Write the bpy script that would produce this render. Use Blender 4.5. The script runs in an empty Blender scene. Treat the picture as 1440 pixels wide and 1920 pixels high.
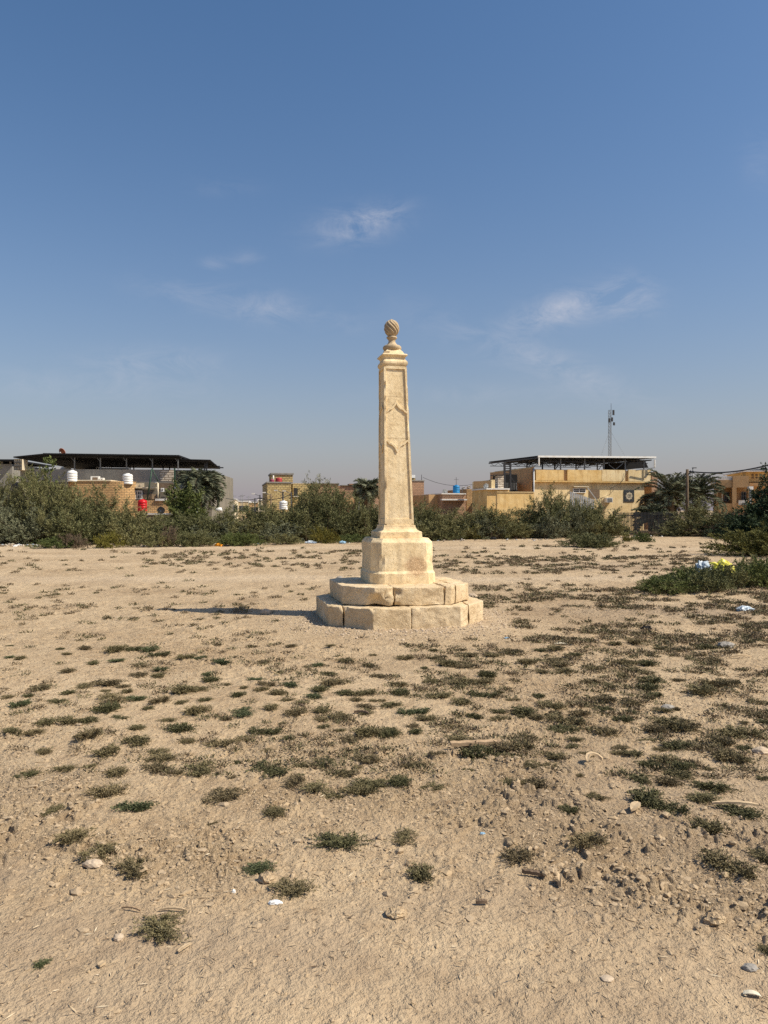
import bpy, bmesh, math, random
import numpy as np
from mathutils import Vector, Matrix, noise as mn

PI = math.pi
R = math.radians
SC = bpy.context.scene
C = SC.collection
random.seed(7)

# ------------------------------------------------------------------ camera
F, YH, H, CX = 1400.0, 957.0, 1.6, 720.0      # focal length in photo pixels, horizon row, eye height
cam = bpy.data.cameras.new('camera')
camo = bpy.data.objects.new('camera', cam)
C.objects.link(camo)
cam.sensor_fit = 'VERTICAL'
cam.sensor_height = 36.0
cam.lens = F / 1920.0 * 36.0
cam.clip_start = 0.05
cam.clip_end = 6000.0
camo.location = (0, 0, H)
camo.rotation_euler = (R(90) - math.atan((960 - YH) / F), 0, 0)
SC.camera = camo

# ------------------------------------------------------------------ sky and sun
SUN_EL = R(48.5)
SUN_DIR = Vector((0.962, -0.273, 0)).normalized()           # horizontal direction towards the sun
SUN_ROT = math.atan2(SUN_DIR.x, SUN_DIR.y)
w = bpy.data.worlds.new('World')
SC.world = w
w.use_nodes = True
nt = w.node_tree
N, L = nt.nodes, nt.links
for n in list(N):
    N.remove(n)
sky = N.new('ShaderNodeTexSky')
sky.sky_type = 'NISHITA'
sky.sun_disc = False
sky.sun_elevation = SUN_EL
sky.sun_rotation = SUN_ROT
sky.altitude = 0
sky.air_density = 1.1
sky.dust_density = 1.2
sky.ozone_density = 2.0


def wmath(op, a, b=None, c=None, clamp=False):
    m = N.new('ShaderNodeMath')
    m.operation = op
    m.use_clamp = clamp
    for i, v in enumerate((a, b, c)):
        if v is None:
            continue
        if isinstance(v, (int, float)):
            m.inputs[i].default_value = v
        else:
            L.new(v, m.inputs[i])
    return m.outputs[0]


tc = N.new('ShaderNodeTexCoord')
sep = N.new('ShaderNodeSeparateXYZ')
L.new(tc.outputs['Generated'], sep.inputs[0])
dx, dy, dz = sep.outputs
el = wmath('MAXIMUM', dz, 0.0)
hz = wmath('POWER', 2.718, wmath('MULTIPLY', el, -5.6))
hzf = wmath('MULTIPLY', hz, 0.88)
hs = N.new('ShaderNodeHueSaturation')
hs.inputs['Saturation'].default_value = 1.24
hs.inputs['Value'].default_value = 1.13
L.new(sky.outputs[0], hs.inputs['Color'])
mixh = N.new('ShaderNodeMix')
mixh.data_type = 'RGBA'
L.new(hzf, mixh.inputs[0])
L.new(hs.outputs[0], mixh.inputs[6])
HAZE = (3.3, 2.9, 3.38, 1)
mixh.inputs[7].default_value = HAZE
# thin drifting cirrus, placed by direction
dyp = wmath('MAXIMUM', dy, 0.05)
u = wmath('DIVIDE', dx, dyp)
v = wmath('DIVIDE', dz, dyp)
comb = N.new('ShaderNodeCombineXYZ')
L.new(u, comb.inputs[0])
L.new(wmath('MULTIPLY', v, 2.2), comb.inputs[1])
nz = N.new('ShaderNodeTexNoise')
nz.inputs['Scale'].default_value = 13.0
nz.inputs['Detail'].default_value = 9.0
nz.inputs['Roughness'].default_value = 0.68
nz.inputs['Distortion'].default_value = 0.7
L.new(comb.outputs[0], nz.inputs['Vector'])
wisps = [(668, 422, 75, 30, 1.0, -.12), (715, 405, 45, 12, .55, -.4), (400, 495, 24, 12, .5, 0), (462, 484, 28, 14, .45, 0),
         (400, 562, 120, 26, .42, .2), (515, 575, 60, 26, .42, .1), (1065, 578, 75, 32, .9, -.2),
         (1010, 596, 60, 18, .5, -.2), (1178, 556, 55, 34, .85, 0), (285, 682, 110, 26, .6, 0), (970, 660, 190, 34, .42, .35),
         (170, 725, 220, 30, .3, .05), (1080, 700, 120, 26, .28, .4), (420, 352, 60, 16, .16, 0), (1430, 300, 40, 50, .2, 0),
         (900, 740, 200, 20, .22, 0), (620, 600, 90, 22, .2, .1)]
tot = None
for (px, py, a, b, k, sl) in wisps:
    u0, v0 = (px - CX) / F, (YH - py) / F
    du = wmath('SUBTRACT', u, u0)
    dv = wmath('ADD', wmath('SUBTRACT', v, v0), wmath('MULTIPLY', du, sl))
    e1 = wmath('POWER', wmath('ABSOLUTE', wmath('DIVIDE', du, a / F)), 2.0)
    e2 = wmath('POWER', wmath('ABSOLUTE', wmath('DIVIDE', dv, b / F)), 2.0)
    g = wmath('MULTIPLY', wmath('POWER', 2.718, wmath('MULTIPLY', wmath('ADD', e1, e2), -1.0)), k)
    tot = g if tot is None else wmath('ADD', tot, g)
nzc = wmath('MULTIPLY', wmath('SUBTRACT', nz.outputs['Fac'], 0.38), 3.0, clamp=True)
cl = wmath('MULTIPLY', wmath('MULTIPLY', tot, nzc), 0.55, clamp=True)
cl = wmath('MULTIPLY', cl, wmath('GREATER_THAN', dy, 0.06))
mixc = N.new('ShaderNodeMix')
mixc.data_type = 'RGBA'
L.new(cl, mixc.inputs[0])
L.new(mixh.outputs[2], mixc.inputs[6])
mixc.inputs[7].default_value = (6.4, 6.3, 6.8, 1)
bg = N.new('ShaderNodeBackground')
bg.inputs['Strength'].default_value = 0.085
L.new(mixc.outputs[2], bg.inputs['Color'])
wo = N.new('ShaderNodeOutputWorld')
L.new(bg.outputs[0], wo.inputs[0])

sun = bpy.data.lights.new('sun', 'SUN')
sun.energy = 4.8
sun.angle = R(0.53)
sun.color = (1.0, 0.90, 0.74)
suno = bpy.data.objects.new('sun', sun)
C.objects.link(suno)
sd = Vector((SUN_DIR.x * math.cos(SUN_EL), SUN_DIR.y * math.cos(SUN_EL), math.sin(SUN_EL)))
suno.rotation_euler = (-sd).to_track_quat('-Z', 'Y').to_euler()
suno.location = sd * 50
SC.view_settings.view_transform = 'Standard'
SC.view_settings.look = 'None'
SC.view_settings.gamma = 1.0
SC.view_settings.exposure = 0.3
SC.view_settings.use_curve_mapping = False
SC.render.engine = 'CYCLES'
try:
    SC.cycles.max_bounces = 6
    SC.cycles.transparent_max_bounces = 6
    SC.cycles.use_denoising = False
except Exception:
    pass


# ------------------------------------------------------------------ numpy noise
def _hash(ix, iy, seed):
    h = (ix.astype(np.int64) * 374761393 + iy.astype(np.int64) * 668265263 + seed * 1442695041) & 0xffffffff
    h = ((h ^ (h >> 13)) * 1274126177) & 0xffffffff
    h = h ^ (h >> 16)
    return (h & 0xffffff) / float(0xffffff)


def vnoise(x, y, seed=0):
    x = np.asarray(x, float); y = np.asarray(y, float)
    ix = np.floor(x); iy = np.floor(y)
    fx = x - ix; fy = y - iy
    fx = fx * fx * fx * (fx * (fx * 6 - 15) + 10); fy = fy * fy * fy * (fy * (fy * 6 - 15) + 10)
    a = _hash(ix, iy, seed); b = _hash(ix + 1, iy, seed)
    c = _hash(ix, iy + 1, seed); d = _hash(ix + 1, iy + 1, seed)
    return (a + (b - a) * fx) * (1 - fy) + (c + (d - c) * fx) * fy


def fbm(x, y, octv=4, seed=0, gain=.5):
    s = 0; a = 1; t = 0
    for i in range(octv):
        ca, sa = math.cos(i * 1.1 + .3), math.sin(i * 1.1 + .3)
        s = s + a * vnoise((x * ca - y * sa) * 2 ** i, (x * sa + y * ca) * 2 ** i, seed + i * 17)
        t += a; a *= gain
    return s / t


def worley(x, y, seed=0):
    ix = np.floor(x); iy = np.floor(y)
    f1 = np.full(x.shape, 9.0); f2 = np.full(x.shape, 9.0); cid = np.zeros(x.shape)
    for ox in (-1, 0, 1):
        for oy in (-1, 0, 1):
            jx = _hash(ix + ox, iy + oy, seed); jy = _hash(ix + ox, iy + oy, seed + 5)
            d = np.hypot(ix + ox + jx - x, iy + oy + jy - y)
            m = d < f1
            f2 = np.where(m, f1, np.minimum(f2, d))
            f1 = np.where(m, d, f1)
            cid = np.where(m, _hash(ix + ox, iy + oy, seed + 9), cid)
    return f2 - f1, cid


def sstep(a, b, x):
    t = np.clip((x - a) / (b - a), 0, 1)
    return t * t * (3 - 2 * t)


BASE_C = (0.195, 11.07)


def rough_mask(x, y):
    """how churned the soil is: smooth wheel track by the camera, loose clods behind it, trodden further out"""
    d = y + .25 * (fbm(x * .9, y * .9, 2, 31) - .5) * 2
    edge = 2.75 - .10 * x
    m = sstep(edge - .2, edge + .45, d) * (1 - .55 * sstep(4.4, 6.5, d)) * (1 - .35 * sstep(10, 16, d))
    pat = .35 + 1.1 * sstep(.38, .66, fbm(x * .8 + 9, y * .8, 3, 77))
    pat = pat + .75 * np.exp(-((d - 3.35) / .55) ** 2) * sstep(.3, .55, fbm(x * 1.5 + 2, y * 1.5, 3, 78))
    return np.minimum(m * pat, 1.15)


def gh(x, y):
    x = np.asarray(x, float); y = np.asarray(y, float)
    m = rough_mask(x, y)
    h = .10 * (fbm(x * .22, y * .22, 3, 3) - .5) + .035 * (fbm(x * 1.1, y * 1.1, 3, 8) - .5)
    wx = x + .05 * (fbm(x * 9, y * 9, 2, 41) - .5); wy = y + .05 * (fbm(x * 9 + 7, y * 9, 2, 43) - .5)
    f, cid = worley(wx * 14, wy * 14, 11)
    f2, cid2 = worley(wx * 34, wy * 34, 15)
    f3, cid3 = worley(wx * 62 + .3 * np.sin(wy * 40), wy * 62, 19)
    lumps = sstep(0, .30, f) * np.maximum(0, cid - .35) * 1.7
    lumps2 = sstep(0, .35, f2) * np.maximum(0, cid2 - .25) * 1.3
    lumps3 = sstep(0, .4, f3) * cid3
    p1 = sstep(.42, .62, fbm(x * 2.3 + 3, y * 2.3, 3, 25)); p2 = sstep(.36, .56, fbm(x * 4.1, y * 4.1 + 5, 3, 27))
    h = h + m * (.026 * lumps * p1 + .017 * lumps2 * p2 + .0065 * lumps3 + .032 * (fbm(x * 6, y * 6, 4, 21, .6) - .5))
    h = h + .006 * (fbm(x * 30, y * 30, 3, 51, .6) - .5) * (.12 + m)
    h = h + sstep(6, 10, y) * .045 * (fbm(x * 5.5, y * 5.5, 3, 53, .6) - .5) * (.4 + fbm(x * .5, y * .5, 2, 54))
    r = np.hypot(x - BASE_C[0], y - BASE_C[1])
    k = sstep(1.3, 2.6, r)
    h = h * k + (1 - k) * (.02 + .012 * (fbm(x * 12, y * 12, 3, 61) - .5))
    far = sstep(40, 60, np.hypot(x, y))
    return h * (1 - far) - .0


def ghs(x, y):
    return float(gh(np.array([x]), np.array([y]))[0])


def G(px, py):
    """world ground point seen at a photo pixel"""
    d = H * F / (py - YH)
    x = (px - CX) / F * d
    return x, d


# ------------------------------------------------------------------ node material helpers
class M:
    def __init__(s, name):
        s.m = bpy.data.materials.new(name)
        s.m.use_nodes = True
        s.nt = s.m.node_tree
        s.N, s.L = s.nt.nodes, s.nt.links
        s.b = s.N['Principled BSDF']
        s.b.inputs['Specular IOR Level'].default_value = .25
        s.tc = s.N.new('ShaderNodeTexCoord')

    def inp(s, sock, v):
        if isinstance(v, (int, float)):
            sock.default_value = v
        elif isinstance(v, tuple):
            sock.default_value = v if len(v) == 4 or sock.type == 'VECTOR' else (*v, 1)
        else:
            s.L.new(v, sock)

    def noise(s, scale, detail=4, rough=.5, vec=None, dist=0, out='Fac'):
        n = s.N.new('ShaderNodeTexNoise')
        n.inputs['Scale'].default_value = scale
        n.inputs['Detail'].default_value = detail
        n.inputs['Roughness'].default_value = rough
        n.inputs['Distortion'].default_value = dist
        s.L.new(vec if vec is not None else s.tc.outputs['Object'], n.inputs['Vector'])
        return n.outputs[out]

    def voro(s, scale, vec=None, feat='F1', out='Distance'):
        n = s.N.new('ShaderNodeTexVoronoi')
        n.feature = feat
        n.inputs['Scale'].default_value = scale
        s.L.new(vec if vec is not None else s.tc.outputs['Object'], n.inputs['Vector'])
        return n.outputs[out]

    def mapping(s, scale=(1, 1, 1), src='Object', rot=(0, 0, 0)):
        n = s.N.new('ShaderNodeMapping')
        n.inputs['Scale'].default_value = scale
        n.inputs['Rotation'].default_value = rot
        s.L.new(s.tc.outputs[src], n.inputs['Vector'])
        return n.outputs[0]

    def ramp(s, fac, stops, interp='LINEAR'):
        r = s.N.new('ShaderNodeValToRGB')
        r.color_ramp.interpolation = interp
        els = r.color_ramp.elements
        while len(els) < len(stops):
            els.new(.5)
        for e, (p, c) in zip(els, stops):
            e.position = p
            e.color = (*c, 1) if not isinstance(c, (int, float)) else (c, c, c, 1)
        s.L.new(fac, r.inputs[0])
        return r.outputs[0]

    def mix(s, f, a, b, mode='MIX'):
        n = s.N.new('ShaderNodeMix')
        n.data_type = 'RGBA'
        n.blend_type = mode
        s.inp(n.inputs[0], f); s.inp(n.inputs[6], a); s.inp(n.inputs[7], b)
        return n.outputs[2]

    def math(s, op, a, b=0.0, clamp=False):
        n = s.N.new('ShaderNodeMath')
        n.operation = op; n.use_clamp = clamp
        s.inp(n.inputs[0], a); s.inp(n.inputs[1], b)
        return n.outputs[0]

    def attr(s, name, out='Fac'):
        n = s.N.new('ShaderNodeAttribute')
        n.attribute_name = name
        return n.outputs[out]

    def bump(s, h, strength=.5, dist=.01, normal=None):
        n = s.N.new('ShaderNodeBump')
        n.inputs['Strength'].default_value = strength
        n.inputs['Distance'].default_value = dist
        s.L.new(h, n.inputs['Height'])
        if normal is not None:
            s.L.new(normal, n.inputs['Normal'])
        return n.outputs[0]

    def done(s, col, rough=.9, normal=None, **kw):
        s.inp(s.b.inputs['Base Color'], col)
        s.inp(s.b.inputs['Roughness'], rough)
        if normal is not None:
            s.L.new(normal, s.b.inputs['Normal'])
        for k, v2 in kw.items():
            s.b.inputs[k.replace('_', ' ')].default_value = v2
        return s.m


def mat_soil():
    s = M('soil')
    n1 = s.noise(.55, 5, .6)
    n2 = s.noise(7, 6, .65)
    n3 = s.noise(60, 5, .7)
    col = s.ramp(n1, [(.30, (.36, .26, .155)), (.50, (.465, .35, .218)), (.72, (.545, .42, .268))])
    c2 = s.ramp(n2, [(.25, (.62, .56, .50)), (.5, (.95, .95, .95)), (.75, (1.14, 1.16, 1.16))])
    col = s.mix(.75, col, c2, 'MULTIPLY')
    c3 = s.ramp(n3, [(.28, (.55, .50, .46)), (.5, (1, 1, 1)), (.75, (1.15, 1.15, 1.15))])
    col = s.mix(.65, col, c3, 'MULTIPLY')
    # pale compacted crust of the wheel tracks, and the greyish crust by the camera
    col = s.mix(s.math('MULTIPLY', s.attr('crust'), .7), col, s.mix(s.noise(5, 6, .7), (.38, .29, .195), (.66, .53, .365)))
    col = s.mix(s.math('MULTIPLY', s.attr('damp'), .75), col, (.275, .205, .138))
    # dark specks of dead leaf and grit, then two layers of painted crumb shadow
    v2 = s.voro(38)
    sp = s.ramp(v2, [(.05, 1.0), (.17, 0.0)])
    sp = s.mix(1.0, sp, s.ramp(s.noise(3.2, 3, .6), [(.5, 0.0), (.62, 1.0)]), 'MULTIPLY')
    col = s.mix(s.math('MULTIPLY', sp, .55), col, (.10, .07, .045))
    v4 = s.ramp(s.voro(15, vec=s.mapping((1, 1, 1))), [(.06, 1.0), (.20, 0.0)])  # dark specks painted as the small shadows of crumbs and pebbles
    v4 = s.mix(1.0, v4, s.ramp(s.noise(1.7, 4, .65), [(.42, 0.0), (.58, 1.0)]), 'MULTIPLY')
    col = s.mix(s.math('MULTIPLY', v4, .5), col, (.17, .12, .075))
    v5 = s.ramp(s.voro(5.5), [(.05, 1.0), (.24, 0.0)])  # broader specks, clod shadows painted into the far soil
    v5 = s.mix(1.0, v5, s.ramp(s.noise(.8, 4, .65), [(.42, 0.0), (.58, 1.0)]), 'MULTIPLY')
    col = s.mix(s.math('MULTIPLY', s.math('MULTIPLY', v5, s.attr('far')), .5), col, (.20, .145, .09))
    v3 = s.voro(90)
    col = s.mix(s.math('MULTIPLY', s.ramp(v3, [(.05, 1.0), (.2, 0.0)]), .35), col, (.60, .47, .33))
    hgt = s.math('ADD', s.math('MULTIPLY', s.noise(32, 6, .66), .8), s.math('MULTIPLY', s.noise(160, 3, .5), .10))
    hgt = s.math('MULTIPLY', hgt, s.math('ADD', s.math('MULTIPLY', s.attr('churn'), .95), .12))
    hgt = s.math('ADD', hgt, s.math('MULTIPLY', s.noise(11, 5, .7), 1.1))
    hgt2 = hgt
    return s.done(col, .95, s.bump(hgt2, 1.0, .04))


def mat_clod():
    s = M('dry_clod')
    n = s.noise(30, 4, .6)
    oi = s.attr('v')
    col = s.mix(n, (.34, .25, .15), (.45, .34, .215))
    col = s.mix(s.math('MULTIPLY', oi, .4), col, (.40, .32, .23))
    return s.done(col, .95, s.bump(s.noise(120, 4, .6), .6, .004))


def mat_stone(name, tint=(1, 1, 1), base=((.64, .48, .27), (.81, .65, .40), (.88, .75, .51)), bump=.5, pits=1.0, stain=.6):
    s = M(name)
    n1 = s.noise(2.2, 6, .62, dist=.3)
    col = s.ramp(n1, [(.28, base[0]), (.52, base[1]), (.75, base[2])])
    n2 = s.noise(15, 7, .75)
    col = s.mix(.85, col, s.ramp(n2, [(.30, (.66, .60, .52)), (.5, (1, 1, 1)), (.75, (1.10, 1.10, 1.14))]), 'MULTIPLY')
    # rusty weathering patches
    st = s.ramp(s.noise(1.6, 7, .7, dist=.8), [(.55, 0.0), (.70, 1.0)])
    col = s.mix(s.math('MULTIPLY', st, stain * .55), col, (.47, .265, .115))
    # grey rain streaks
    mp = s.mapping((9, 9, .9))
    rs = s.ramp(s.noise(1.0, 5, .6, vec=mp), [(.50, 0.0), (.66, 1.0)])
    col = s.mix(s.math('MULTIPLY', rs, stain * .55), col, (.36, .29, .20))
    pv = s.voro(24)
    pit = s.ramp(pv, [(.05, 0.0), (.17, 1.0)])
    pm = s.ramp(s.noise(5, 3, .5), [(.45, 1.0), (.6, 0.0)])
    pit = s.mix(1.0, pit, pm, 'LIGHTEN')
    col = s.mix(1.0, s.mix(.5 * pits, (1, 1, 1), pit), col, 'MULTIPLY')
    if tint != (1, 1, 1):
        col = s.mix(1.0, col, tint, 'MULTIPLY')
    hh = s.math('ADD', s.math('MULTIPLY', s.noise(12, 8, .74), 1.2), s.math('MULTIPLY', pit, .35 * pits))
    hh = s.math('ADD', hh, s.math('MULTIPLY', s.noise(140, 4, .6), .25))
    return s.done(col, .88, s.bump(hh, bump, .022))


def mat_pedestal():
    m = mat_stone('pedestal_limestone', stain=.7).copy() if False else mat_stone('pedestal_limestone', stain=.7, pits=1.2)
    s = M.__new__(M); s.m = m; s.nt = m.node_tree; s.N, s.L = s.nt.nodes, s.nt.links; s.b = s.N['Principled BSDF']
    s.tc = s.N.new('ShaderNodeTexCoord')
    vm = s.N.new('ShaderNodeVectorMath'); vm.operation = 'DISTANCE'
    s.L.new(s.tc.outputs['Object'], vm.inputs[0]); vm.inputs[1].default_value = (.17, -.46, .80)
    dd = s.math('ADD', vm.outputs['Value'], s.math('MULTIPLY', s.noise(9, 4, .6), .16))
    msk = s.ramp(dd, [(.20, 1.0), (.27, 0.0)])
    cells = s.voro(42)
    base = s.b.inputs['Base Color'].links[0].from_socket
    sp = s.ramp(cells, [(.15, (.80, .58, .36)), (.5, (.42, .27, .15))])
    col = s.mix(s.math('MULTIPLY', msk, .75), base, sp)
    nb = s.bump(s.math('MULTIPLY', cells, msk), -1.0, .02, s.b.inputs['Normal'].links[0].from_socket)
    s.L.new(col, s.b.inputs['Base Color']); s.L.new(nb, s.b.inputs['Normal'])
    return m


def mat_plaster(name, a, b, stain=(.2, .17, .13), sa=.5, scale=1.2, bump=.3):
    s = M(name)
    n1 = s.noise(scale, 7, .68, dist=.4)
    col = s.mix(s.ramp(n1, [(.3, 0.0), (.7, 1.0)]), a, b)
    mp = s.mapping((3.5, 3.5, .5))
    st = s.ramp(s.noise(1.0, 6, .65, vec=mp), [(.50, 0.0), (.74, 1.0)])
    col = s.mix(s.math('MULTIPLY', st, sa), col, stain)
    n2 = s.noise(14, 5, .7)
    col = s.mix(.5, col, s.ramp(n2, [(.3, (.75, .75, .75)), (.6, (1.05, 1.05, 1.05))]), 'MULTIPLY')
    return s.done(col, .92, s.bump(s.noise(9, 6, .7), bump, .03))


def mat_brick(name, c1, c2, mortar, bw=.26, rh=.11, ms=.016, sq=.6):
    s = M(name)
    n = s.N.new('ShaderNodeTexBrick')
    s.L.new(s.tc.outputs['UV'], n.inputs['Vector'])
    n.inputs['Scale'].default_value = 1
    n.inputs['Brick Width'].default_value = bw
    n.inputs['Row Height'].default_value = rh
    n.inputs['Mortar Size'].default_value = ms
    n.inputs['Mortar Smooth'].default_value = .2
    n.inputs['Bias'].default_value = -.1
    n.inputs['Color1'].default_value = (*c1, 1)
    n.inputs['Color2'].default_value = (*c2, 1)
    n.inputs['Mortar'].default_value = (*mortar, 1)
    v3 = s.ramp(s.noise(1.0, 6, .7), [(.35, (.72, .68, .64)), (.65, (1.1, 1.1, 1.1))])
    col = s.mix(sq, n.outputs['Color'], v3, 'MULTIPLY')
    col = s.mix(.5, col, s.ramp(s.noise(9, 4, .7), [(.3, (.6, .58, .55)), (.6, (1.1, 1.1, 1.1))]), 'MULTIPLY')
    b1 = s.bump(n.outputs['Fac'], -.6 if False else .5, -.02)
    return s.done(col, .92, b1)


def mat_plain(name, c, rough=.6, metal=0.0, var=.25, scale=6, dirt=None, bumpd=0.0):
    s = M(name)
    n = s.noise(scale, 6, .65)
    lo = tuple(x * (1 - var) for x in c)
    hi = tuple(min(1, x * (1 + var * .6)) for x in c)
    col = s.mix(s.ramp(n, [(.3, 0.0), (.7, 1.0)]), lo, hi)
    if dirt:
        col = s.mix(s.ramp(s.noise(2.4, 6, .7, dist=.5), [(.5, 0.0), (.72, .75)]), col, dirt)
    nm = s.bump(s.noise(scale * 4, 4, .6), .4, bumpd) if bumpd else None
    return s.done(col, rough, nm, Metallic=metal)


def mat_leaf(name, cols, rnd=.5, alt=None, trans=.0):
    """leaf tones from the per-leaf attribute v; each plant shifts a little through its object random"""
    s = M(name)
    col = s.ramp(s.attr('v'), [(i / (len(cols) - 1), c) for i, c in enumerate(cols)])
    oi = s.N.new('ShaderNodeObjectInfo')
    if alt:
        f = s.ramp(oi.outputs['Random'], [(.25, 0.0), (.95, 1.0)])
        col = s.mix(s.math('MULTIPLY', f, rnd), col, alt)
    hsn = s.N.new('ShaderNodeHueSaturation')
    s.L.new(s.math('ADD', s.math('MULTIPLY', oi.outputs['Random'], .35), .82), hsn.inputs['Value'])
    s.L.new(col, hsn.inputs['Color'])
    s.done(hsn.outputs[0], .75)
    if trans:
        tr = s.N.new('ShaderNodeBsdfTranslucent')
        s.L.new(hsn.outputs[0], tr.inputs['Color'])
        mx = s.N.new('ShaderNodeMixShader')
        mx.inputs[0].default_value = trans
        out = s.N['Material Output']
        s.L.new(s.b.outputs[0], mx.inputs[1]); s.L.new(tr.outputs[0], mx.inputs[2]); s.L.new(mx.outputs[0], out.inputs[0])
    return s.m


m_soil = mat_soil()
m_clod = mat_clod()
m_stone = mat_stone('pale_limestone')
m_stone_b = mat_stone('rough_limestone', base=((.52, .395, .235), (.66, .52, .33), (.74, .61, .42)), bump=.9, pits=1.0, stain=.3)
m_stone_f = mat_stone('weathered_limestone', base=((.36, .27, .165), (.50, .39, .25), (.62, .50, .34)), bump=.6, stain=.8)
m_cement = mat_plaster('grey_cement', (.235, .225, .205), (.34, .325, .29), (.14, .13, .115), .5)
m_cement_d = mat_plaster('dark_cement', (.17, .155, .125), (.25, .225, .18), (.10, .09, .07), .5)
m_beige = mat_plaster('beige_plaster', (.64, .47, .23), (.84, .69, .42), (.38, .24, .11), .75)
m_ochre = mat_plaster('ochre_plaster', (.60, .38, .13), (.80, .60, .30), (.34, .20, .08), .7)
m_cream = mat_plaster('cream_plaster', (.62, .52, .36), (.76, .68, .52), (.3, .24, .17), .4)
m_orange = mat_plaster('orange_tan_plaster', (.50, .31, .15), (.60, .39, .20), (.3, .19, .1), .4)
m_tan_brick = mat_brick('tan_brick', (.62, .40, .19), (.50, .31, .14), (.20, .145, .09))
m_yel_brick = mat_brick('yellow_brick', (.62, .50, .24), (.48, .36, .17), (.24, .18, .10), bw=.3, rh=.16, ms=.022)
m_pink_brick = mat_brick('pinkish_brick', (.50, .31, .20), (.40, .245, .155), (.28, .20, .14), bw=.3, rh=.14)
m_white_block = mat_brick('pale_block', (.72, .64, .52), (.60, .52, .42), (.26, .21, .16), bw=.5, rh=.16, ms=.03)
m_black = mat_plain('black_sheet_metal', (.007, .007, .008), .8, 0, .3, 3)
m_dkmetal = mat_plain('dark_steel', (.045, .045, .048), .5, .3, .3, 5)
m_gmetal = mat_plain('grey_steel', (.20, .205, .205), .5, .3, .3, 5)
m_lmetal = mat_plain('galvanised_steel', (.42, .43, .43), .5, .3, .25, 5)
m_white = mat_plain('white_paint', (.76, .75, .71), .5, 0, .12, 4, dirt=(.45, .38, .28))
m_wplastic = mat_plain('white_plastic', (.80, .80, .77), .45, 0, .08, 3, dirt=(.55, .48, .38))
m_red = mat_plain('red_plastic', (.58, .012, .018), .4, 0, .2, 3)
m_red2 = mat_plain('faded_red_plastic', (.42, .045, .05), .5, 0, .2, 3)
m_mag = mat_plain('faded_maroon_plastic', (.30, .05, .09), .5, 0, .2, 3)
m_blue = mat_plain('blue_plastic', (.02, .22, .48), .4, 0, .2, 3)
m_green = mat_plain('green_pipe_paint', (.035, .075, .05), .5, 0, .3, 3)
m_rust = mat_plain('rusted_orange', (.62, .20, .09), .7, 0, .35, 4)
m_glass = mat_plain('dark_window_glass', (.03, .035, .04), .12, 0, .3, 3)
m_wood = mat_plain('weathered_wood', (.40, .285, .175), .85, 0, .35, 25, bumpd=.003)
m_dwood = mat_plain('dark_old_wood', (.19, .135, .09), .85, 0, .4, 10, bumpd=.006)
m_bark = mat_plain('dry_palm_bark', (.50, .38, .24), .85, 0, .3, 22, bumpd=.003)
m_pstone = mat_plain('pale_field_stone', (.50, .40, .29), .9, 0, .25, 20, bumpd=.004)
m_gstone = mat_plain('grey_field_stone', (.30, .28, .25), .9, 0, .3, 20, bumpd=.004)
m_paper = mat_plain('cream_paper', (.66, .60, .46), .8, 0, .15, 12)
m_bagw = mat_plain('pale_plastic_film', (.58, .66, .72), .3, 0, .2, 8)
m_bagy = mat_plain('yellow_plastic_film', (.72, .66, .10), .3, 0, .2, 8)
m_bagb = mat_plain('blue_plastic_film', (.28, .45, .60), .35, 0, .2, 8)
m_bago = mat_plain('orange_plastic_film', (.80, .33, .02), .35, 0, .2, 8)
m_stem = mat_plain('brown_twig', (.12, .085, .055), .9, 0, .3, 10)
m_trunk = mat_plain('palm_trunk_bark', (.14, .10, .065), .9, 0, .4, 6, bumpd=.03)
m_tile = mat_plain('dark_glazed_tile', (.05, .055, .06), .4, 0, .3, 6)

L_TAM = mat_leaf('tamarisk_foliage', [(.058, .064, .024), (.140, .146, .058), (.25, .24, .115)], .5, (.185, .155, .065))
L_GREY = mat_leaf('grey_green_foliage', [(.066, .075, .040), (.150, .160, .090), (.26, .265, .165)], .4, (.110, .110, .070))
L_GREEN = mat_leaf('fresh_green_foliage', [(.042, .060, .018), (.098, .125, .034), (.180, .205, .068)], .4, (.110, .110, .030))
L_YEL = mat_leaf('yellow_green_foliage', [(.075, .072, .012), (.150, .135, .022), (.235, .195, .045)], .3, (.115, .105, .020))
L_BRN = mat_leaf('dry_brown_foliage', [(.075, .055, .035), (.140, .102, .066), (.220, .165, .115)], .3, (.17, .12, .07))
L_DARK = mat_leaf('dark_foliage_with_shade', [(.009, .018, .008), (.022, .042, .016), (.045, .075, .030)], .2, (.03, .05, .02))  # dark green leaves, darkened further in colour for shade from outside
L_PALM = mat_leaf('palm_fronds', [(.055, .066, .036), (.125, .142, .082), (.23, .24, .155)], .4, (.16, .15, .09))
L_TUFT = mat_leaf('creeping_weed', [(.044, .044, .018), (.096, .094, .040), (.185, .172, .084)], .75, (.185, .140, .075))
L_TUFTG = mat_leaf('fresh_creeping_weed', [(.038, .046, .019), (.085, .100, .044), (.160, .172, .088)], .2, (.09, .10, .04))
L_TUFTB = mat_leaf('dry_creeping_weed', [(.085, .068, .036), (.165, .128, .068), (.27, .215, .125)], .5, (.10, .095, .04))


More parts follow.
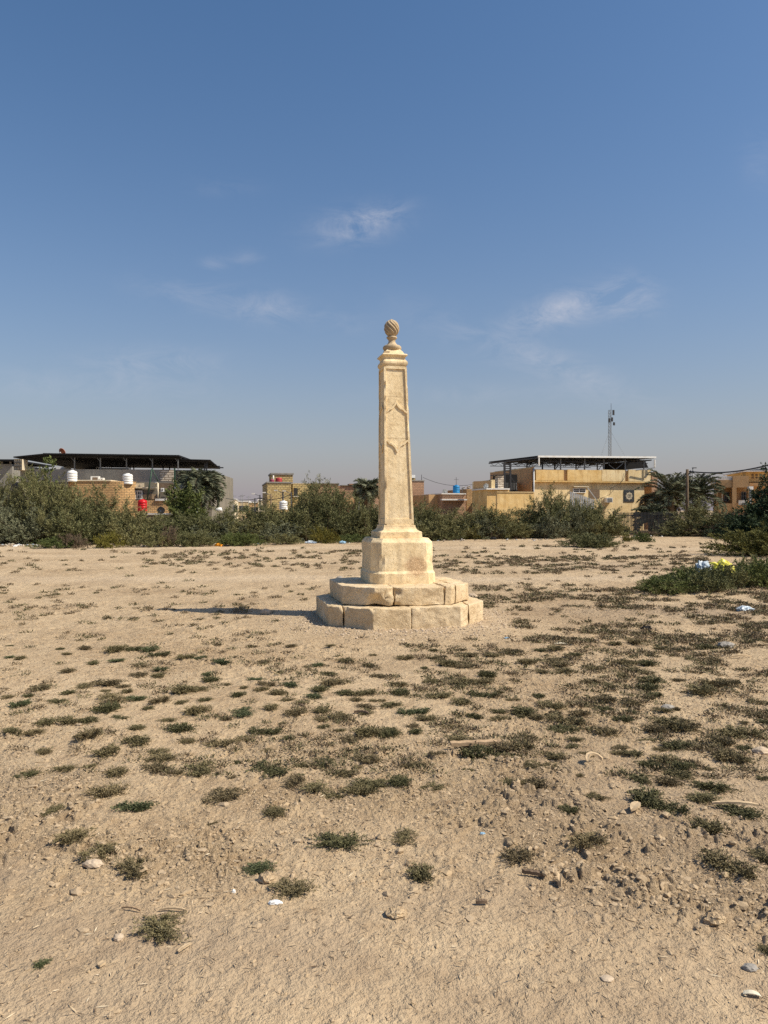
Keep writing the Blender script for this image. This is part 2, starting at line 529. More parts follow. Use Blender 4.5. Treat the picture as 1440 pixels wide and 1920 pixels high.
# ------------------------------------------------------------------ mesh helpers
class MB:
    def __init__(s):
        s.v = []; s.f = []; s.sm = []

    def add(s, vs, fs, smooth=False):
        o = len(s.v)
        s.v.extend([tuple(p) for p in vs])
        s.f.extend([tuple(i + o for i in f) for f in fs])
        s.sm.extend([smooth] * len(fs))
        return s

    def box(s, x0, x1, y0, y1, z0, z1):
        vs = [(x0, y0, z0), (x1, y0, z0), (x1, y1, z0), (x0, y1, z0), (x0, y0, z1), (x1, y0, z1), (x1, y1, z1), (x0, y1, z1)]
        fs = [(0, 3, 2, 1), (4, 5, 6, 7), (0, 1, 5, 4), (1, 2, 6, 5), (2, 3, 7, 6), (3, 0, 4, 7)]
        return s.add(vs, fs)

    def bar(s, p, q, w_=.05, h_=None):
        """square bar between two points"""
        h_ = h_ or w_
        p, q = Vector(p), Vector(q)
        d = (q - p).normalized()
        up = Vector((0, 0, 1)) if abs(d.z) < .95 else Vector((0, 1, 0))
        a = d.cross(up).normalized() * (w_ / 2)
        b = a.cross(d).normalized() * (h_ / 2)
        vs = [p - a - b, p + a - b, p + a + b, p - a + b, q - a - b, q + a - b, q + a + b, q - a + b]
        fs = [(0, 3, 2, 1), (4, 5, 6, 7), (0, 1, 5, 4), (1, 2, 6, 5), (2, 3, 7, 6), (3, 0, 4, 7)]
        return s.add(vs, fs)

    def tube(s, pts, r, n=8, r2=None):
        pts = [Vector(p) for p in pts]
        rs = []
        k = len(pts)
        for i in range(k):
            t = i / (k - 1)
            rs.append(r if r2 is None else r + (r2 - r) * t)
        vs, fs = [], []
        for i, p in enumerate(pts):
            d = (pts[min(i + 1, k - 1)] - pts[max(i - 1, 0)]).normalized()
            up = Vector((0, 0, 1)) if abs(d.z) < .95 else Vector((0, 1, 0))
            a = d.cross(up).normalized(); b = a.cross(d).normalized()
            for j in range(n):
                t = 2 * PI * j / n
                vs.append(p + (a * math.cos(t) + b * math.sin(t)) * rs[i])
        for i in range(k - 1):
            for j in range(n):
                fs.append((i * n + j, i * n + (j + 1) % n, (i + 1) * n + (j + 1) % n, (i + 1) * n + j))
        fs.append(tuple(range(n))[::-1]); fs.append(tuple((k - 1) * n + j for j in range(n)))
        return s.add(vs, fs, True)

    def lathe(s, prof, n=20, c=(0, 0)):
        vs, fs = [], []
        for (r, z) in prof:
            for j in range(n):
                t = 2 * PI * j / n
                vs.append((c[0] + r * math.cos(t), c[1] + r * math.sin(t), z))
        for i in range(len(prof) - 1):
            for j in range(n):
                fs.append((i * n + j, i * n + (j + 1) % n, (i + 1) * n + (j + 1) % n, (i + 1) * n + j))
        fs.append(tuple(range(n))[::-1]); fs.append(tuple((len(prof) - 1) * n + j for j in range(n)))
        return s.add(vs, fs, True)

    def prism(s, pts, y0, y1):
        """polygon in x,z extruded along y"""
        k = len(pts)
        vs = [(x, y0, z) for x, z in pts] + [(x, y1, z) for x, z in pts]
        fs = [tuple(range(k)), tuple(range(2 * k - 1, k - 1, -1))]
        for i in range(k):
            fs.append((i, i + k, (i + 1) % k + k, (i + 1) % k))
        return s.add(vs, fs)

    def build(s, name, mat, parent=None, loc=None, rot=None, **tags):
        me = bpy.data.meshes.new(name)
        me.from_pydata(s.v, [], s.f)
        me.polygons.foreach_set('use_smooth', s.sm)
        uvl = me.uv_layers.new(name='UVMap')
        uv = []
        for p in me.polygons:
            nn = p.normal
            ax, ay, az = abs(nn.x), abs(nn.y), abs(nn.z)
            for vi in p.vertices:
                q = me.vertices[vi].co
                if az > ax and az > ay:
                    uv += [q.x, q.y]
                elif ax > ay:
                    uv += [q.y, q.z]
                else:
                    uv += [q.x, q.z]
        uvl.data.foreach_set('uv', uv)
        me.materials.append(mat)
        o = bpy.data.objects.new(name, me)
        C.objects.link(o)
        if parent:
            o.parent = parent
        if loc:
            o.location = loc
        if rot:
            o.rotation_euler = rot
        for k, v_ in tags.items():
            o[k] = v_
        return o


def thing(name, label, cat, loc=(0, 0, 0), yaw=0, group=None):
    o = bpy.data.objects.new(name, None)
    o.empty_display_size = .3
    C.objects.link(o)
    o.location = loc; o.rotation_euler = (0, 0, yaw)
    o['label'] = label; o['category'] = cat; o['kind'] = 'thing'
    if group:
        o['group'] = group
    return o


def tag(o, label, cat, group=None, kind=None):
    if label:
        o['label'] = label
    if cat:
        o['category'] = cat
    if group:
        o['group'] = group
    if kind:
        o['kind'] = kind
    elif cat:
        o['kind'] = 'thing'
    return o


def np_mesh(name, V, Fc, mat, attrs=None, smooth=False, k=4):
    me = bpy.data.meshes.new(name)
    nF = len(Fc)
    me.vertices.add(len(V)); me.vertices.foreach_set('co', np.ascontiguousarray(V, dtype=np.float32).ravel())
    me.loops.add(nF * k); me.loops.foreach_set('vertex_index', np.ascontiguousarray(Fc, dtype=np.int32).ravel())
    me.polygons.add(nF)
    me.polygons.foreach_set('loop_start', np.arange(0, nF * k, k, dtype=np.int32))
    me.polygons.foreach_set('use_smooth', np.full(nF, smooth, dtype=bool))
    me.update(calc_edges=True)
    if attrs:
        for a, arr in attrs.items():
            at = me.attributes.new(a, 'FLOAT', 'POINT')
            at.data.foreach_set('value', np.ascontiguousarray(arr, dtype=np.float32))
    me.materials.append(mat)
    return me


def link(name, me, parent=None, loc=None, rz=0, scale=None):
    o = bpy.data.objects.new(name, me)
    C.objects.link(o)
    if parent:
        o.parent = parent
    if loc is not None:
        o.location = loc
    o.rotation_euler = (0, 0, rz)
    if scale is not None:
        o.scale = scale
    return o


# ------------------------------------------------------------------ ground sheet
def build_ground():
    th = [np.linspace(-34, 34, 760)]
    side = np.concatenate([np.arange(35, 60, 1.5), np.arange(60, 180, 6)])
    ang = np.radians(np.concatenate([-side[::-1], th[0], side, [180.0]]))
    ang = np.concatenate([ang[:-1], [math.pi]])
    rr = np.concatenate([[.25, .8, 1.4], np.exp(np.arange(math.log(1.9), math.log(26), .0031)),
                         np.exp(np.arange(math.log(26), math.log(75), .012)), [80, 100, 140, 220, 400, 800, 1600, 3500, 5500]])
    A, Rr = np.meshgrid(ang, rr)
    X = np.sin(A) * Rr; Y = np.cos(A) * Rr
    Z = gh(X, Y)
    na, nr = len(ang), len(rr)
    V = np.stack([X, Y, Z], -1).reshape(-1, 3)
    i = np.arange(nr - 1)[:, None] * na; j = np.arange(na)[None, :]
    j2 = (j + 1) % na
    Fc = np.stack([i + j, i + j2, i + na + j2, i + na + j], -1).reshape(-1, 4)[:, ::-1]
    x, y = X.ravel(), Y.ravel()
    wob = .7 * (fbm(x * .12, y * .12, 3, 90) - .5) * 2
    nn = fbm(x * .45, y * 1.3, 4, 91)
    crust = 0
    for yc, wd, k in ((17.4, .75, 1.0), (31.5, 1.3, .9), (22.5, .7, .35), (27, .9, .4)):
        crust = np.maximum(crust, k * np.exp(-((y + wob * yc * .05 - yc - .02 * x) / wd) ** 2) * (.35 + .9 * nn))
    d = y + .25 * (fbm(x * .9, y * .9, 2, 31) - .5) * 2
    near = 1 - sstep(2.55 - .1 * x, 2.9 - .1 * x, d)
    crust = np.maximum(crust, near * .30 * sstep(.35, .6, fbm(x * 1.6, y * 1.6, 4, 95)))
    dx_, dy_ = x - BASE_C[0], y - BASE_C[1]
    rad = np.hypot(dx_, dy_)
    crust = np.maximum(crust, .55 * (1 - sstep(1.3, 2.0, rad)))
    damp = .6 * sstep(.5, .72, fbm(x * .5 + 40, y * .7, 4, 97)) * sstep(2.6, 3.0, y) * (1 - sstep(4.0, 5.5, y))
    damp = np.maximum(damp, .62 * near * sstep(.30, .62, fbm(x * 1.1 + 8, y * 2.2, 4, 98)))
    damp = np.maximum(damp, .8 * np.exp(-((d - 3.1) / .4) ** 2) * sstep(.42, .6, fbm(x * .9 + 4, y * 1.2, 4, 93)))
    damp = np.maximum(damp, .75 * sstep(.45, .7, fbm(x * .3, y * .5, 4, 99)) * sstep(1.0, 4, x) * sstep(9, 12, y) * (1 - sstep(15.5, 17, y)))
    damp = np.maximum(damp, .55 * sstep(.45, .7, fbm(x * .25, y * .8, 4, 105)) * sstep(19, 20, y) * (1 - sstep(24, 26, y)) * sstep(-3, 2, x))
    me = np_mesh('ground', V, Fc, m_soil, {'crust': np.clip(crust, 0, 1), 'damp': np.clip(damp, 0, 1),
                 'far': sstep(6, 11, y), 'churn': np.clip(np.maximum(rough_mask(x, y), .55 * sstep(5, 8, y)), 0, 1)}, True)
    o = link('ground', me)
    o['kind'] = 'structure'
    o['label'] = 'bare dry tan soil of the open lot'


build_ground()


def ico(sub=1):
    bm = bmesh.new()
    bmesh.ops.create_icosphere(bm, subdivisions=sub, radius=1)
    V = np.array([v_.co[:] for v_ in bm.verts]); Fc = np.array([[v_.index for v_ in f.verts] for f in bm.faces])
    bm.free()
    return V, Fc


def scatter_rocks(name, P, S, seed, mat, label, flat=.6, var=None, sub=1):
    rng = np.random.default_rng(seed)
    V0, F0 = ico(sub)
    n = len(P); nv = len(V0)
    jit = 1 + .45 * (rng.random((n, nv, 1)) - .5) * 2
    ax = .6 + .8 * rng.random((n, 1, 3))
    ax[:, :, 2] *= flat
    V = V0[None] * jit * ax
    a = rng.random(n) * 2 * PI
    ca, sa = np.cos(a)[:, None], np.sin(a)[:, None]
    x = V[..., 0] * ca - V[..., 1] * sa; y = V[..., 0] * sa + V[..., 1] * ca
    V = np.stack([x, y, V[..., 2]], -1) * S[:, None, None] + P[:, None, :]
    Fc = (F0[None] + (np.arange(n) * nv)[:, None, None]).reshape(-1, 3)
    vv = np.repeat(rng.random(n) if var is None else var, nv)
    me = np_mesh(name, V.reshape(-1, 3), Fc, mat, {'v': vv}, False, 3)
    o = link(name, me)
    tag(o, label, None, None, 'stuff')
    return o


rng = np.random.default_rng(5)
n = 80000
d = np.exp(rng.uniform(math.log(2.2), math.log(13), n))
a = rng.uniform(-.56, .56, n)
x = a * d
keep = rng.random(n) < np.clip(.12 + rough_mask(x, d) * 1.0, 0, 1)
x, d = x[keep], d[keep]
S = .0024 + .0075 * rng.random(len(x)) ** 3.5 + .0007 * (d - 2.5)
clus = sum(np.exp(-((x - cx0) / rx0) ** 2 - ((d - cy0) / ry0) ** 2) for cx0, cy0, rx0, ry0 in ((-.95, 2.98, .30, .22), (-.45, 3.25, .22, .2), (.28, 3.05, .5, .25), (1.1, 3.1, .3, .2), (.0, 4.6, .25, .12), (.75, 4.75, .3, .12), (-.30, 2.88, .2, .12)))
S = S + (rng.random(len(x)) < .10 * clus) * (.003 + .013 * rng.random(len(x)) ** 1.6)
big = rng.random(len(x)) < .012 * rough_mask(x, d)
S = np.where(big & (d < 6), S + .006 + .014 * rng.random(len(x)), S)
P = np.stack([x, d, gh(x, d) - S * .05], -1)
scatter_rocks('soil_clods', P, S, 6, m_clod, 'loose crumbled clods of dry soil strewn over the ground')
# gravel crumbled round the foot of the monument
n = 2600
aa = rng.random(n) * 2 * PI
r_ = 1.18 + .75 * rng.random(n) ** 1.8
x = BASE_C[0] + np.cos(aa) * r_; y = BASE_C[1] + np.sin(aa) * r_
S = .006 + .012 * rng.random(n) ** 2
scatter_rocks('gravel', np.stack([x, y, gh(x, y) + S * .3], -1), S, 8, m_pstone, 'pale crushed gravel ringing the foot of the stone steps')


# ------------------------------------------------------------------ the monument
def chamf(h, a):
    """chamfered square outline (counter-clockwise), first edge = front face"""
    return [(-a, -h), (a, -h), (h, -a), (h, a), (a, h), (-a, h), (-h, a), (-h, -a)]


def ring_solid(rings, seg=None, amp=.0, chip=.0, nscale=6, seed=0, sub=1, cap=True, edgeamp=.0):
    """rings: list of (outline, z); outlines share a vertex count. Each edge is divided, each gap between rings divided."""
    k = len(rings[0][0])
    out = []
    full = []
    for i in range(len(rings) - 1):
        (o0, z0), (o1, z1) = rings[i], rings[i + 1]
        m_ = max(1, int(abs(z1 - z0) / (seg or 9))) if seg else 1
        for j in range(m_):
            t = j / m_
            full.append(([(p[0] + (q[0] - p[0]) * t, p[1] + (q[1] - p[1]) * t) for p, q in zip(o0, o1)], z0 + (z1 - z0) * t))
    full.append(rings[-1])
    # edge subdivision decided once
    div = []
    for e in range(k):
        Lm = max(math.dist(o[e], o[(e + 1) % k]) for o, _ in full)
        div.append(max(1, int(Lm / seg)) if seg else 1)
    nring = sum(div)
    V, Fc = [], []
    for (o_, z) in full:
        for e in range(k):
            p, q = o_[e], o_[(e + 1) % k]
            for j in range(div[e]):
                t = j / div[e]
                V.append(Vector((p[0] + (q[0] - p[0]) * t, p[1] + (q[1] - p[1]) * t, z)))
    corners = []
    c = 0
    for e in range(k):
        corners.append(c); c += div[e]
    for i in range(len(full) - 1):
        for j in range(nring):
            j2 = (j + 1) % nring
            Fc.append((i * nring + j, i * nring + j2, (i + 1) * nring + j2, (i + 1) * nring + j))
    if cap:
        Fc.append(tuple(range(nring))[::-1])
        Fc.append(tuple((len(full) - 1) * nring + j for j in range(nring)))
    if amp or chip:
        so = Vector((seed * 3.1, seed * 1.7, 0))
        for idx, p in enumerate(V):
            nv_ = mn.noise_vector(p * nscale + so)
            dsp = nv_ * amp
            if chip and (idx % nring) in corners:
                q = mn.noise(p * 5 + so)
                q = max(0, q - .18) * chip
                rad = Vector((-p.x, -p.y, 0)).normalized() if p.x or p.y else Vector()
                dsp = dsp + rad * q
            V[idx] = p + dsp
    return V, Fc


def stone_block(outline, z0, z1, seed, name, mat, parent, rough=.012, bevel=.02, cuts=.07, chips=()):
    """a worn masonry block: polygon prism, bevelled, divided and eroded"""
    bm = bmesh.new()
    vb = [bm.verts.new((p[0], p[1], z0)) for p in outline]
    f = bm.faces.new(vb[::-1])
    ex = bmesh.ops.extrude_face_region(bm, geom=[f])
    for g_ in ex['geom']:
        if isinstance(g_, bmesh.types.BMVert):
            g_.co.z = z1
    bmesh.ops.recalc_face_normals(bm, faces=bm.faces)
    bmesh.ops.bevel(bm, geom=list(bm.edges), offset=bevel, segments=2, affect='EDGES', profile=.6)
    for _ in range(5):
        es = [e for e in bm.edges if e.calc_length() > cuts]
        if not es:
            break
        bmesh.ops.subdivide_edges(bm, edges=es, cuts=1, use_grid_fill=True)
    bmesh.ops.triangulate(bm, faces=bm.faces)
    for _ in range(2):
        es = [e for e in bm.edges if e.calc_length() > cuts]
        if es:
            bmesh.ops.subdivide_edges(bm, edges=es, cuts=1)
            bmesh.ops.triangulate(bm, faces=bm.faces)
    so = Vector((seed * 2.3, seed * 5.1, seed))
    for v_ in bm.verts:
        p = v_.co.copy()
        nv_ = mn.noise_vector(p * 5 + so) * rough + mn.noise_vector(p * 17 + so) * rough * .6
        v_.co = p + nv_
        for (cx_, cy_, cz_, rad) in chips:
            q = p - Vector((cx_, cy_, cz_))
            if q.length < rad:
                tgt = q.normalized() * (rad * (.93 + .12 * mn.noise(p * 14 + so)))
                cc = Vector(((sum(o[0] for o in outline) / len(outline)), (sum(o[1] for o in outline) / len(outline)), (z0 + z1) / 2))
                inw = (cc - Vector((cx_, cy_, cz_))).normalized()
                v_.co = p + inw * (rad - q.length) * .85 + nv_ * .6
    me = bpy.data.meshes.new(name)
    bm.to_mesh(me); bm.free()
    me.polygons.foreach_set('use_smooth', [True] * len(me.polygons))
    me.materials.append(mat)
    o = bpy.data.objects.new(name, me)
    C.objects.link(o); o.parent = parent
    return o


def clip_poly(poly, nx, ny, c):
    """keep nx*x+ny*y <= c"""
    out = []
    for i in range(len(poly)):
        p, q = poly[i], poly[(i + 1) % len(poly)]
        dp, dq = nx * p[0] + ny * p[1] - c, nx * q[0] + ny * q[1] - c
        if dp <= 0:
            out.append(p)
        if dp * dq < 0:
            t = dp / (dp - dq)
            out.append((p[0] + (q[0] - p[0]) * t, p[1] + (q[1] - p[1]) * t))
    return out


mon = thing('stone_obelisk', 'tapering pale limestone obelisk with carved panels and spiral ball finial on octagonal steps', 'monument',
            (BASE_C[0], BASE_C[1], 0), R(13))


def step_ring(name, h, a, z0, z1, cutsx, seed, chips, label=None):
    e = bpy.data.objects.new(name, None)
    C.objects.link(e); e.parent = mon
    if label:
        e['label'] = label
    outer = chamf(h, a)
    # blocks: slices of the octagon between cut lines (front/back halves)
    g = .006
    xs = [-9] + cutsx[0] + [9]
    front = clip_poly(outer, 0, 1, .05)
    i = 0
    for x0, x1 in zip(xs[:-1], xs[1:]):
        sl = random.uniform(-.03, .03)
        poly = clip_poly(clip_poly(front, 1, 0, x1 - g), -1, 0, -(x0 + g))
        if len(poly) > 2:
            dz = random.uniform(-.008, .006)
            stone_block(poly, z0, z1 + dz, seed + i, 'stone_block', m_stone_b, e, .014, .009, .045, chips)
            i += 1
    back = clip_poly(outer, 0, -1, -.062)
    xs = [-9] + cutsx[1] + [9]
    for x0, x1 in zip(xs[:-1], xs[1:]):
        poly = clip_poly(clip_poly(back, 1, 0, x1 - g), -1, 0, -(x0 + g))
        if len(poly) > 2:
            stone_block(poly, z0, z1 + random.uniform(-.006, .006), seed + i, 'stone_block', m_stone_b, e, .01, .009, .09, chips)
            i += 1
    return e


h1, a1 = 1.125, .605
step_ring('lower_step', h1, a1, -.12, .302, ([-.94, -.08, .78], [-.5, .4]), 20,
          [(-.94, -.80, .30, .07), (-1.13, -.5, .31, .06), (.02, -1.14, .31, .05), (-.6, -1.13, .31, .06), (.8, -.93, .31, .05)])
h2, a2 = .925, .54
step_ring('upper_step', h2, a2, .306, .556, ([-.27, .44, .63], [-.3, .35]), 40,
          [(-.50, -.90, .33, .16), (-.36, -.95, .45, .09), (-.27, -.93, .52, .10), (-.24, -.94, .30, .07), (-.9, -.3, .55, .06), (.75, -.73, .32, .05)])

TILT = bpy.data.objects  # (only for readability of the next block)
tilt = -R(1.25)


def tpart(V, Fc, name, mat, smooth=False, parent=None, label=None, auto=True):
    """monument part above the steps; the pillar leans slightly"""
    me = bpy.data.meshes.new(name)
    # lean about the pedestal foot, in world X (undo the yaw for the shear direction)
    a_ = R(13)
    V2 = []
    for p in V:
        p = Vector(p)
        s_ = (p.z - .556) * math.tan(tilt)
        V2.append((p.x + s_ * math.cos(a_), p.y - s_ * math.sin(a_), p.z))
    me.from_pydata(V2, [], Fc)
    me.polygons.foreach_set('use_smooth', [smooth] * len(me.polygons))
    me.materials.append(mat)
    o = bpy.data.objects.new(name, me)
    C.objects.link(o); o.parent = parent or mon
    if label:
        o['label'] = label
    return o


def pr(h, c):   # chamfered ring
    return chamf(h, h - c)


V, Fc = ring_solid([(pr(.482, .135), .545), (pr(.482, .135), .700), (pr(.474, .133), .712), (pr(.460, .130), .735), (pr(.458, .130), 1.135),
                    (pr(.452, .13), 1.150), (pr(.425, .125), 1.185), (pr(.415, .12), 1.200)], seg=.045, amp=.005, chip=.05, nscale=9, seed=2)
ped = tpart(V, Fc, 'pedestal', mat_pedestal())
sq = lambda h: [(-h, -h), (h, -h), (h, h), (-h, h)]
prof = [(.312, 1.198), (.314, 1.205), (.312, 1.285), (.305, 1.292), (.286, 1.300), (.262, 1.315), (.245, 1.335), (.236, 1.360), (.234, 1.385), (.226, 1.388)]
V, Fc = ring_solid([(sq(h), z) for h, z in prof], seg=.05, amp=.003, chip=.03, nscale=9, seed=5)
tpart(V, Fc, 'base_moulding', m_stone)
ZB, ZT = 1.386, 3.705


def hz_(z):     # half-width of the shaft's face at height z
    return .218 + (.172 - .218) * (z - ZB) / (ZT - ZB)


DEP = .018
rings = []
for i in range(2):
    z = (ZB, ZT)[i]
    rings.append((sq(hz_(z) - DEP), z))
V, Fc = ring_solid(rings, seg=.05, amp=.0015, nscale=8, seed=9)
shaft = tpart(V, Fc, 'shaft', m_stone)


def relief(polys, name, seed):
    """raised bands on all four faces; each poly = list of (u, z) centre points with width; u is in metres from the axis"""
    V, Fc = [], []
    for face in range(4):
        ca, sa = math.cos(face * PI / 2), math.sin(face * PI / 2)
        for (pts, wd) in polys:
            k = len(pts)
            L_, R_ = [], []
            for i, p in enumerate(pts):
                q0 = pts[max(i - 1, 0)]; q1 = pts[min(i + 1, k - 1)]
                t = Vector((q1[0] - q0[0], q1[1] - q0[1])).normalized()
                nn_ = Vector((-t.y, t.x)) * wd / 2
                L_.append((p[0] + nn_.x, p[1] + nn_.y)); R_.append((p[0] - nn_.x, p[1] - nn_.y))
            base = len(V)
            for i in range(k):
                for (uu, zz), lev in ((L_[i], 0), (L_[i], 1), (R_[i], 1), (R_[i], 0)):
                    hh = hz_(zz)
                    uu = max(-hh, min(hh, uu))
                    out = hh - (0 if lev else DEP + .004)
                    if lev:
                        uu *= .995
                        out += .0015 * mn.noise(Vector((uu * 9, zz * 9, seed + face)))
                    x_, y_ = uu, -out
                    V.append((x_ * ca - y_ * sa, x_ * sa + y_ * ca, zz))
            for i in range(k - 1):
                a_ = base + i * 4; b_ = a_ + 4
                for j in range(3):
                    Fc.append((a_ + j, b_ + j, b_ + j + 1, a_ + j + 1))
            Fc.append((base, base + 1, base + 2, base + 3)); e_ = base + (k - 1) * 4
            Fc.append((e_ + 3, e_ + 2, e_ + 1, e_))
    return V, Fc


def lerp_pts(p, q, k):
    return [(p[0] + (q[0] - p[0]) * i / k, p[1] + (q[1] - p[1]) * i / k) for i in range(k + 1)]


EW = .030
polys = []
for s_ in (-1, 1):
    # edge borders follow the taper
    pts = []
    for i in range(45):
        z = ZB + .02 + (ZT - ZB - .03) * i / 44
        pts.append((s_ * (hz_(z) - EW / 2 - .0005), z))
    polys.append((pts, EW))
# bottom and top borders, masonry joint courses
polys.append(([(-.19, 1.430), (0, 1.430), (.19, 1.430)], .086))
polys.append(([(-.145, 3.687), (0, 3.687), (.145, 3.687)], .040))


def ogee(zs, za, up=1):
    pts = [(-.175, zs), (-.150, zs + up * .004), (-.128, zs + up * .020), (-.110, zs + up * .045), (-.092, zs + up * .050),
           (-.070, zs + up * .058), (-.045, zs + up * .080), (-.022, zs + up * .108), (-.008, zs + up * (abs(za - zs) - .018)), (0, za)]
    return pts + [(-p[0], p[1]) for p in pts[-2::-1]]


polys.append((ogee(3.03, 3.185, 1), .026))
polys.append((ogee(2.62, 2.455, -1), .026))
V, Fc = relief(polys, 'carved', 3)
# chip broken out of the near left arris: pull vertices inwards
V = [Vector(p) for p in V]
for i, p in enumerate(V):
    hh_ = hz_(p.z)
    if abs(p.x) > hh_ - .012 and abs(p.y) > hh_ - .012:
        q = max(0, mn.noise(Vector((p.x * 3, p.y * 3, p.z * 9))) - .15) * .035
        V[i] = p - Vector((math.copysign(q, p.x), math.copysign(q, p.y), 0))
        continue
    if p.x < -.16 and p.y < -.16 and 1.54 < p.z < 1.72:
        V[i] = p + Vector((.016, .012, 0))
tpart(V, Fc, 'carved_frame', m_stone, parent=shaft)
# fine joint lines between the shaft's three stones: thin dark recess modelled as slightly sunk mortar bands
V, Fc = ring_solid([(sq(hz_(3.262) - DEP + .0008), 3.2612), (sq(hz_(3.262) - DEP + .0008), 3.2638)], amp=0)
m_mortar = mat_plain('dark_mortar', (.36, .26, .16), .95)
tpart(V, Fc, 'mortar_joint', m_mortar, parent=shaft)
V, Fc = ring_solid([(sq(hz_(2.655) - DEP + .0008), 2.653), (sq(hz_(2.655) - DEP + .0008), 2.6565)], amp=0)
tpart(V, Fc, 'mortar_joint', m_mortar, parent=shaft)
# cap mouldings
prof = [(.160, 3.700), (.168, 3.712), (.180, 3.728), (.186, 3.748), (.184, 3.772), (.172, 3.792), (.160, 3.803), (.155, 3.820), (.157, 3.838),
        (.166, 3.850), (.170, 3.856), (.184, 3.862), (.188, 3.872), (.185, 3.884), (.176, 3.892), (.150, 3.898), (.142, 3.910), (.130, 3.930), (.116, 3.945),
        (.104, 3.958), (.095, 3.970)]
V, Fc = ring_solid([(sq(h), z) for h, z in prof], seg=.03, amp=.003, chip=.03, nscale=14, seed=12)
tpart(V, Fc, 'cornice', m_stone)
# corner blocks on the cap (broken stubs seen under the round moulding)
b = MB()
b.box(-.155, -.075, -.150, -.08, 3.893, 3.925)
tpart(b.v, b.f, 'cap_fragment', m_stone_f)
prof = [(.08, 3.945), (.116, 3.962), (.132, 3.978), (.138, 4.000), (.134, 4.022), (.116, 4.038), (.090, 4.042), (.078, 4.052), (.062, 4.070), (.052, 4.092),
        (.050, 4.110), (.058, 4.128), (.072, 4.142), (.079, 4.154), (.077, 4.168), (.062, 4.176), (.04, 4.178)]
b = MB(); b.lathe(prof, 32)
V = [Vector(p) + mn.noise_vector(Vector(p) * 20) * .003 for p in b.v]
tpart(V, b.f, 'neck', m_stone_f, True)
# spirally fluted ball
V, Fc = [], []
nu, nvv = 112, 44
zc, rz_, rr_ = 4.294, .128, .114
for i in range(nvv + 1):
    t = PI * i / nvv
    for j in range(nu):
        ph = 2 * PI * j / nu
        tw = ph + 1.2 * math.cos(t)
        fl = abs(math.sin(tw * 10 / 2 + .4)) ** .7
        rad = (1 - .20 * (1 - fl) * math.sin(t) ** .6)
        prf = math.sin(t) ** .92 if 0 < i < nvv else 0
        V.append((rr_ * rad * prf * math.cos(ph), rr_ * rad * prf * math.sin(ph), zc + rz_ * math.cos(t)))
for i in range(nvv):
    for j in range(nu):
        Fc.append((i * nu + j, i * nu + (j + 1) % nu, (i + 1) * nu + (j + 1) % nu, (i + 1) * nu + j)[::-1])
V = [Vector(p) + mn.noise_vector(Vector(p) * 16) * .003 for p in V]
ball = tpart(V, Fc, 'ball_finial', m_stone_f, True)
b = MB(); b.lathe([(.03, 4.41), (.022, 4.422), (.012, 4.430), (.004, 4.434)], 12)
tpart(b.v, b.f, 'nub', m_stone_f, True, parent=ball)


# ------------------------------------------------------------------ plants
def leaf_quads(P, D, ln, wd, rng):
    """diamond leaves at P pointing along D"""
    n = len(P)
    D = D / np.maximum(np.linalg.norm(D, axis=1, keepdims=True), 1e-6)
    rnd = rng.normal(size=(n, 3))
    S = np.cross(D, rnd); S /= np.maximum(np.linalg.norm(S, axis=1, keepdims=True), 1e-6)
    ln = np.broadcast_to(ln, (n,))[:, None]; wd = np.broadcast_to(wd, (n,))[:, None]
    V = np.stack([P, P + D * ln * .45 + S * wd * .5, P + D * ln, P + D * ln * .45 - S * wd * .5], 1)
    Fc = np.arange(n * 4).reshape(n, 4)
    return V.reshape(-1, 3), Fc


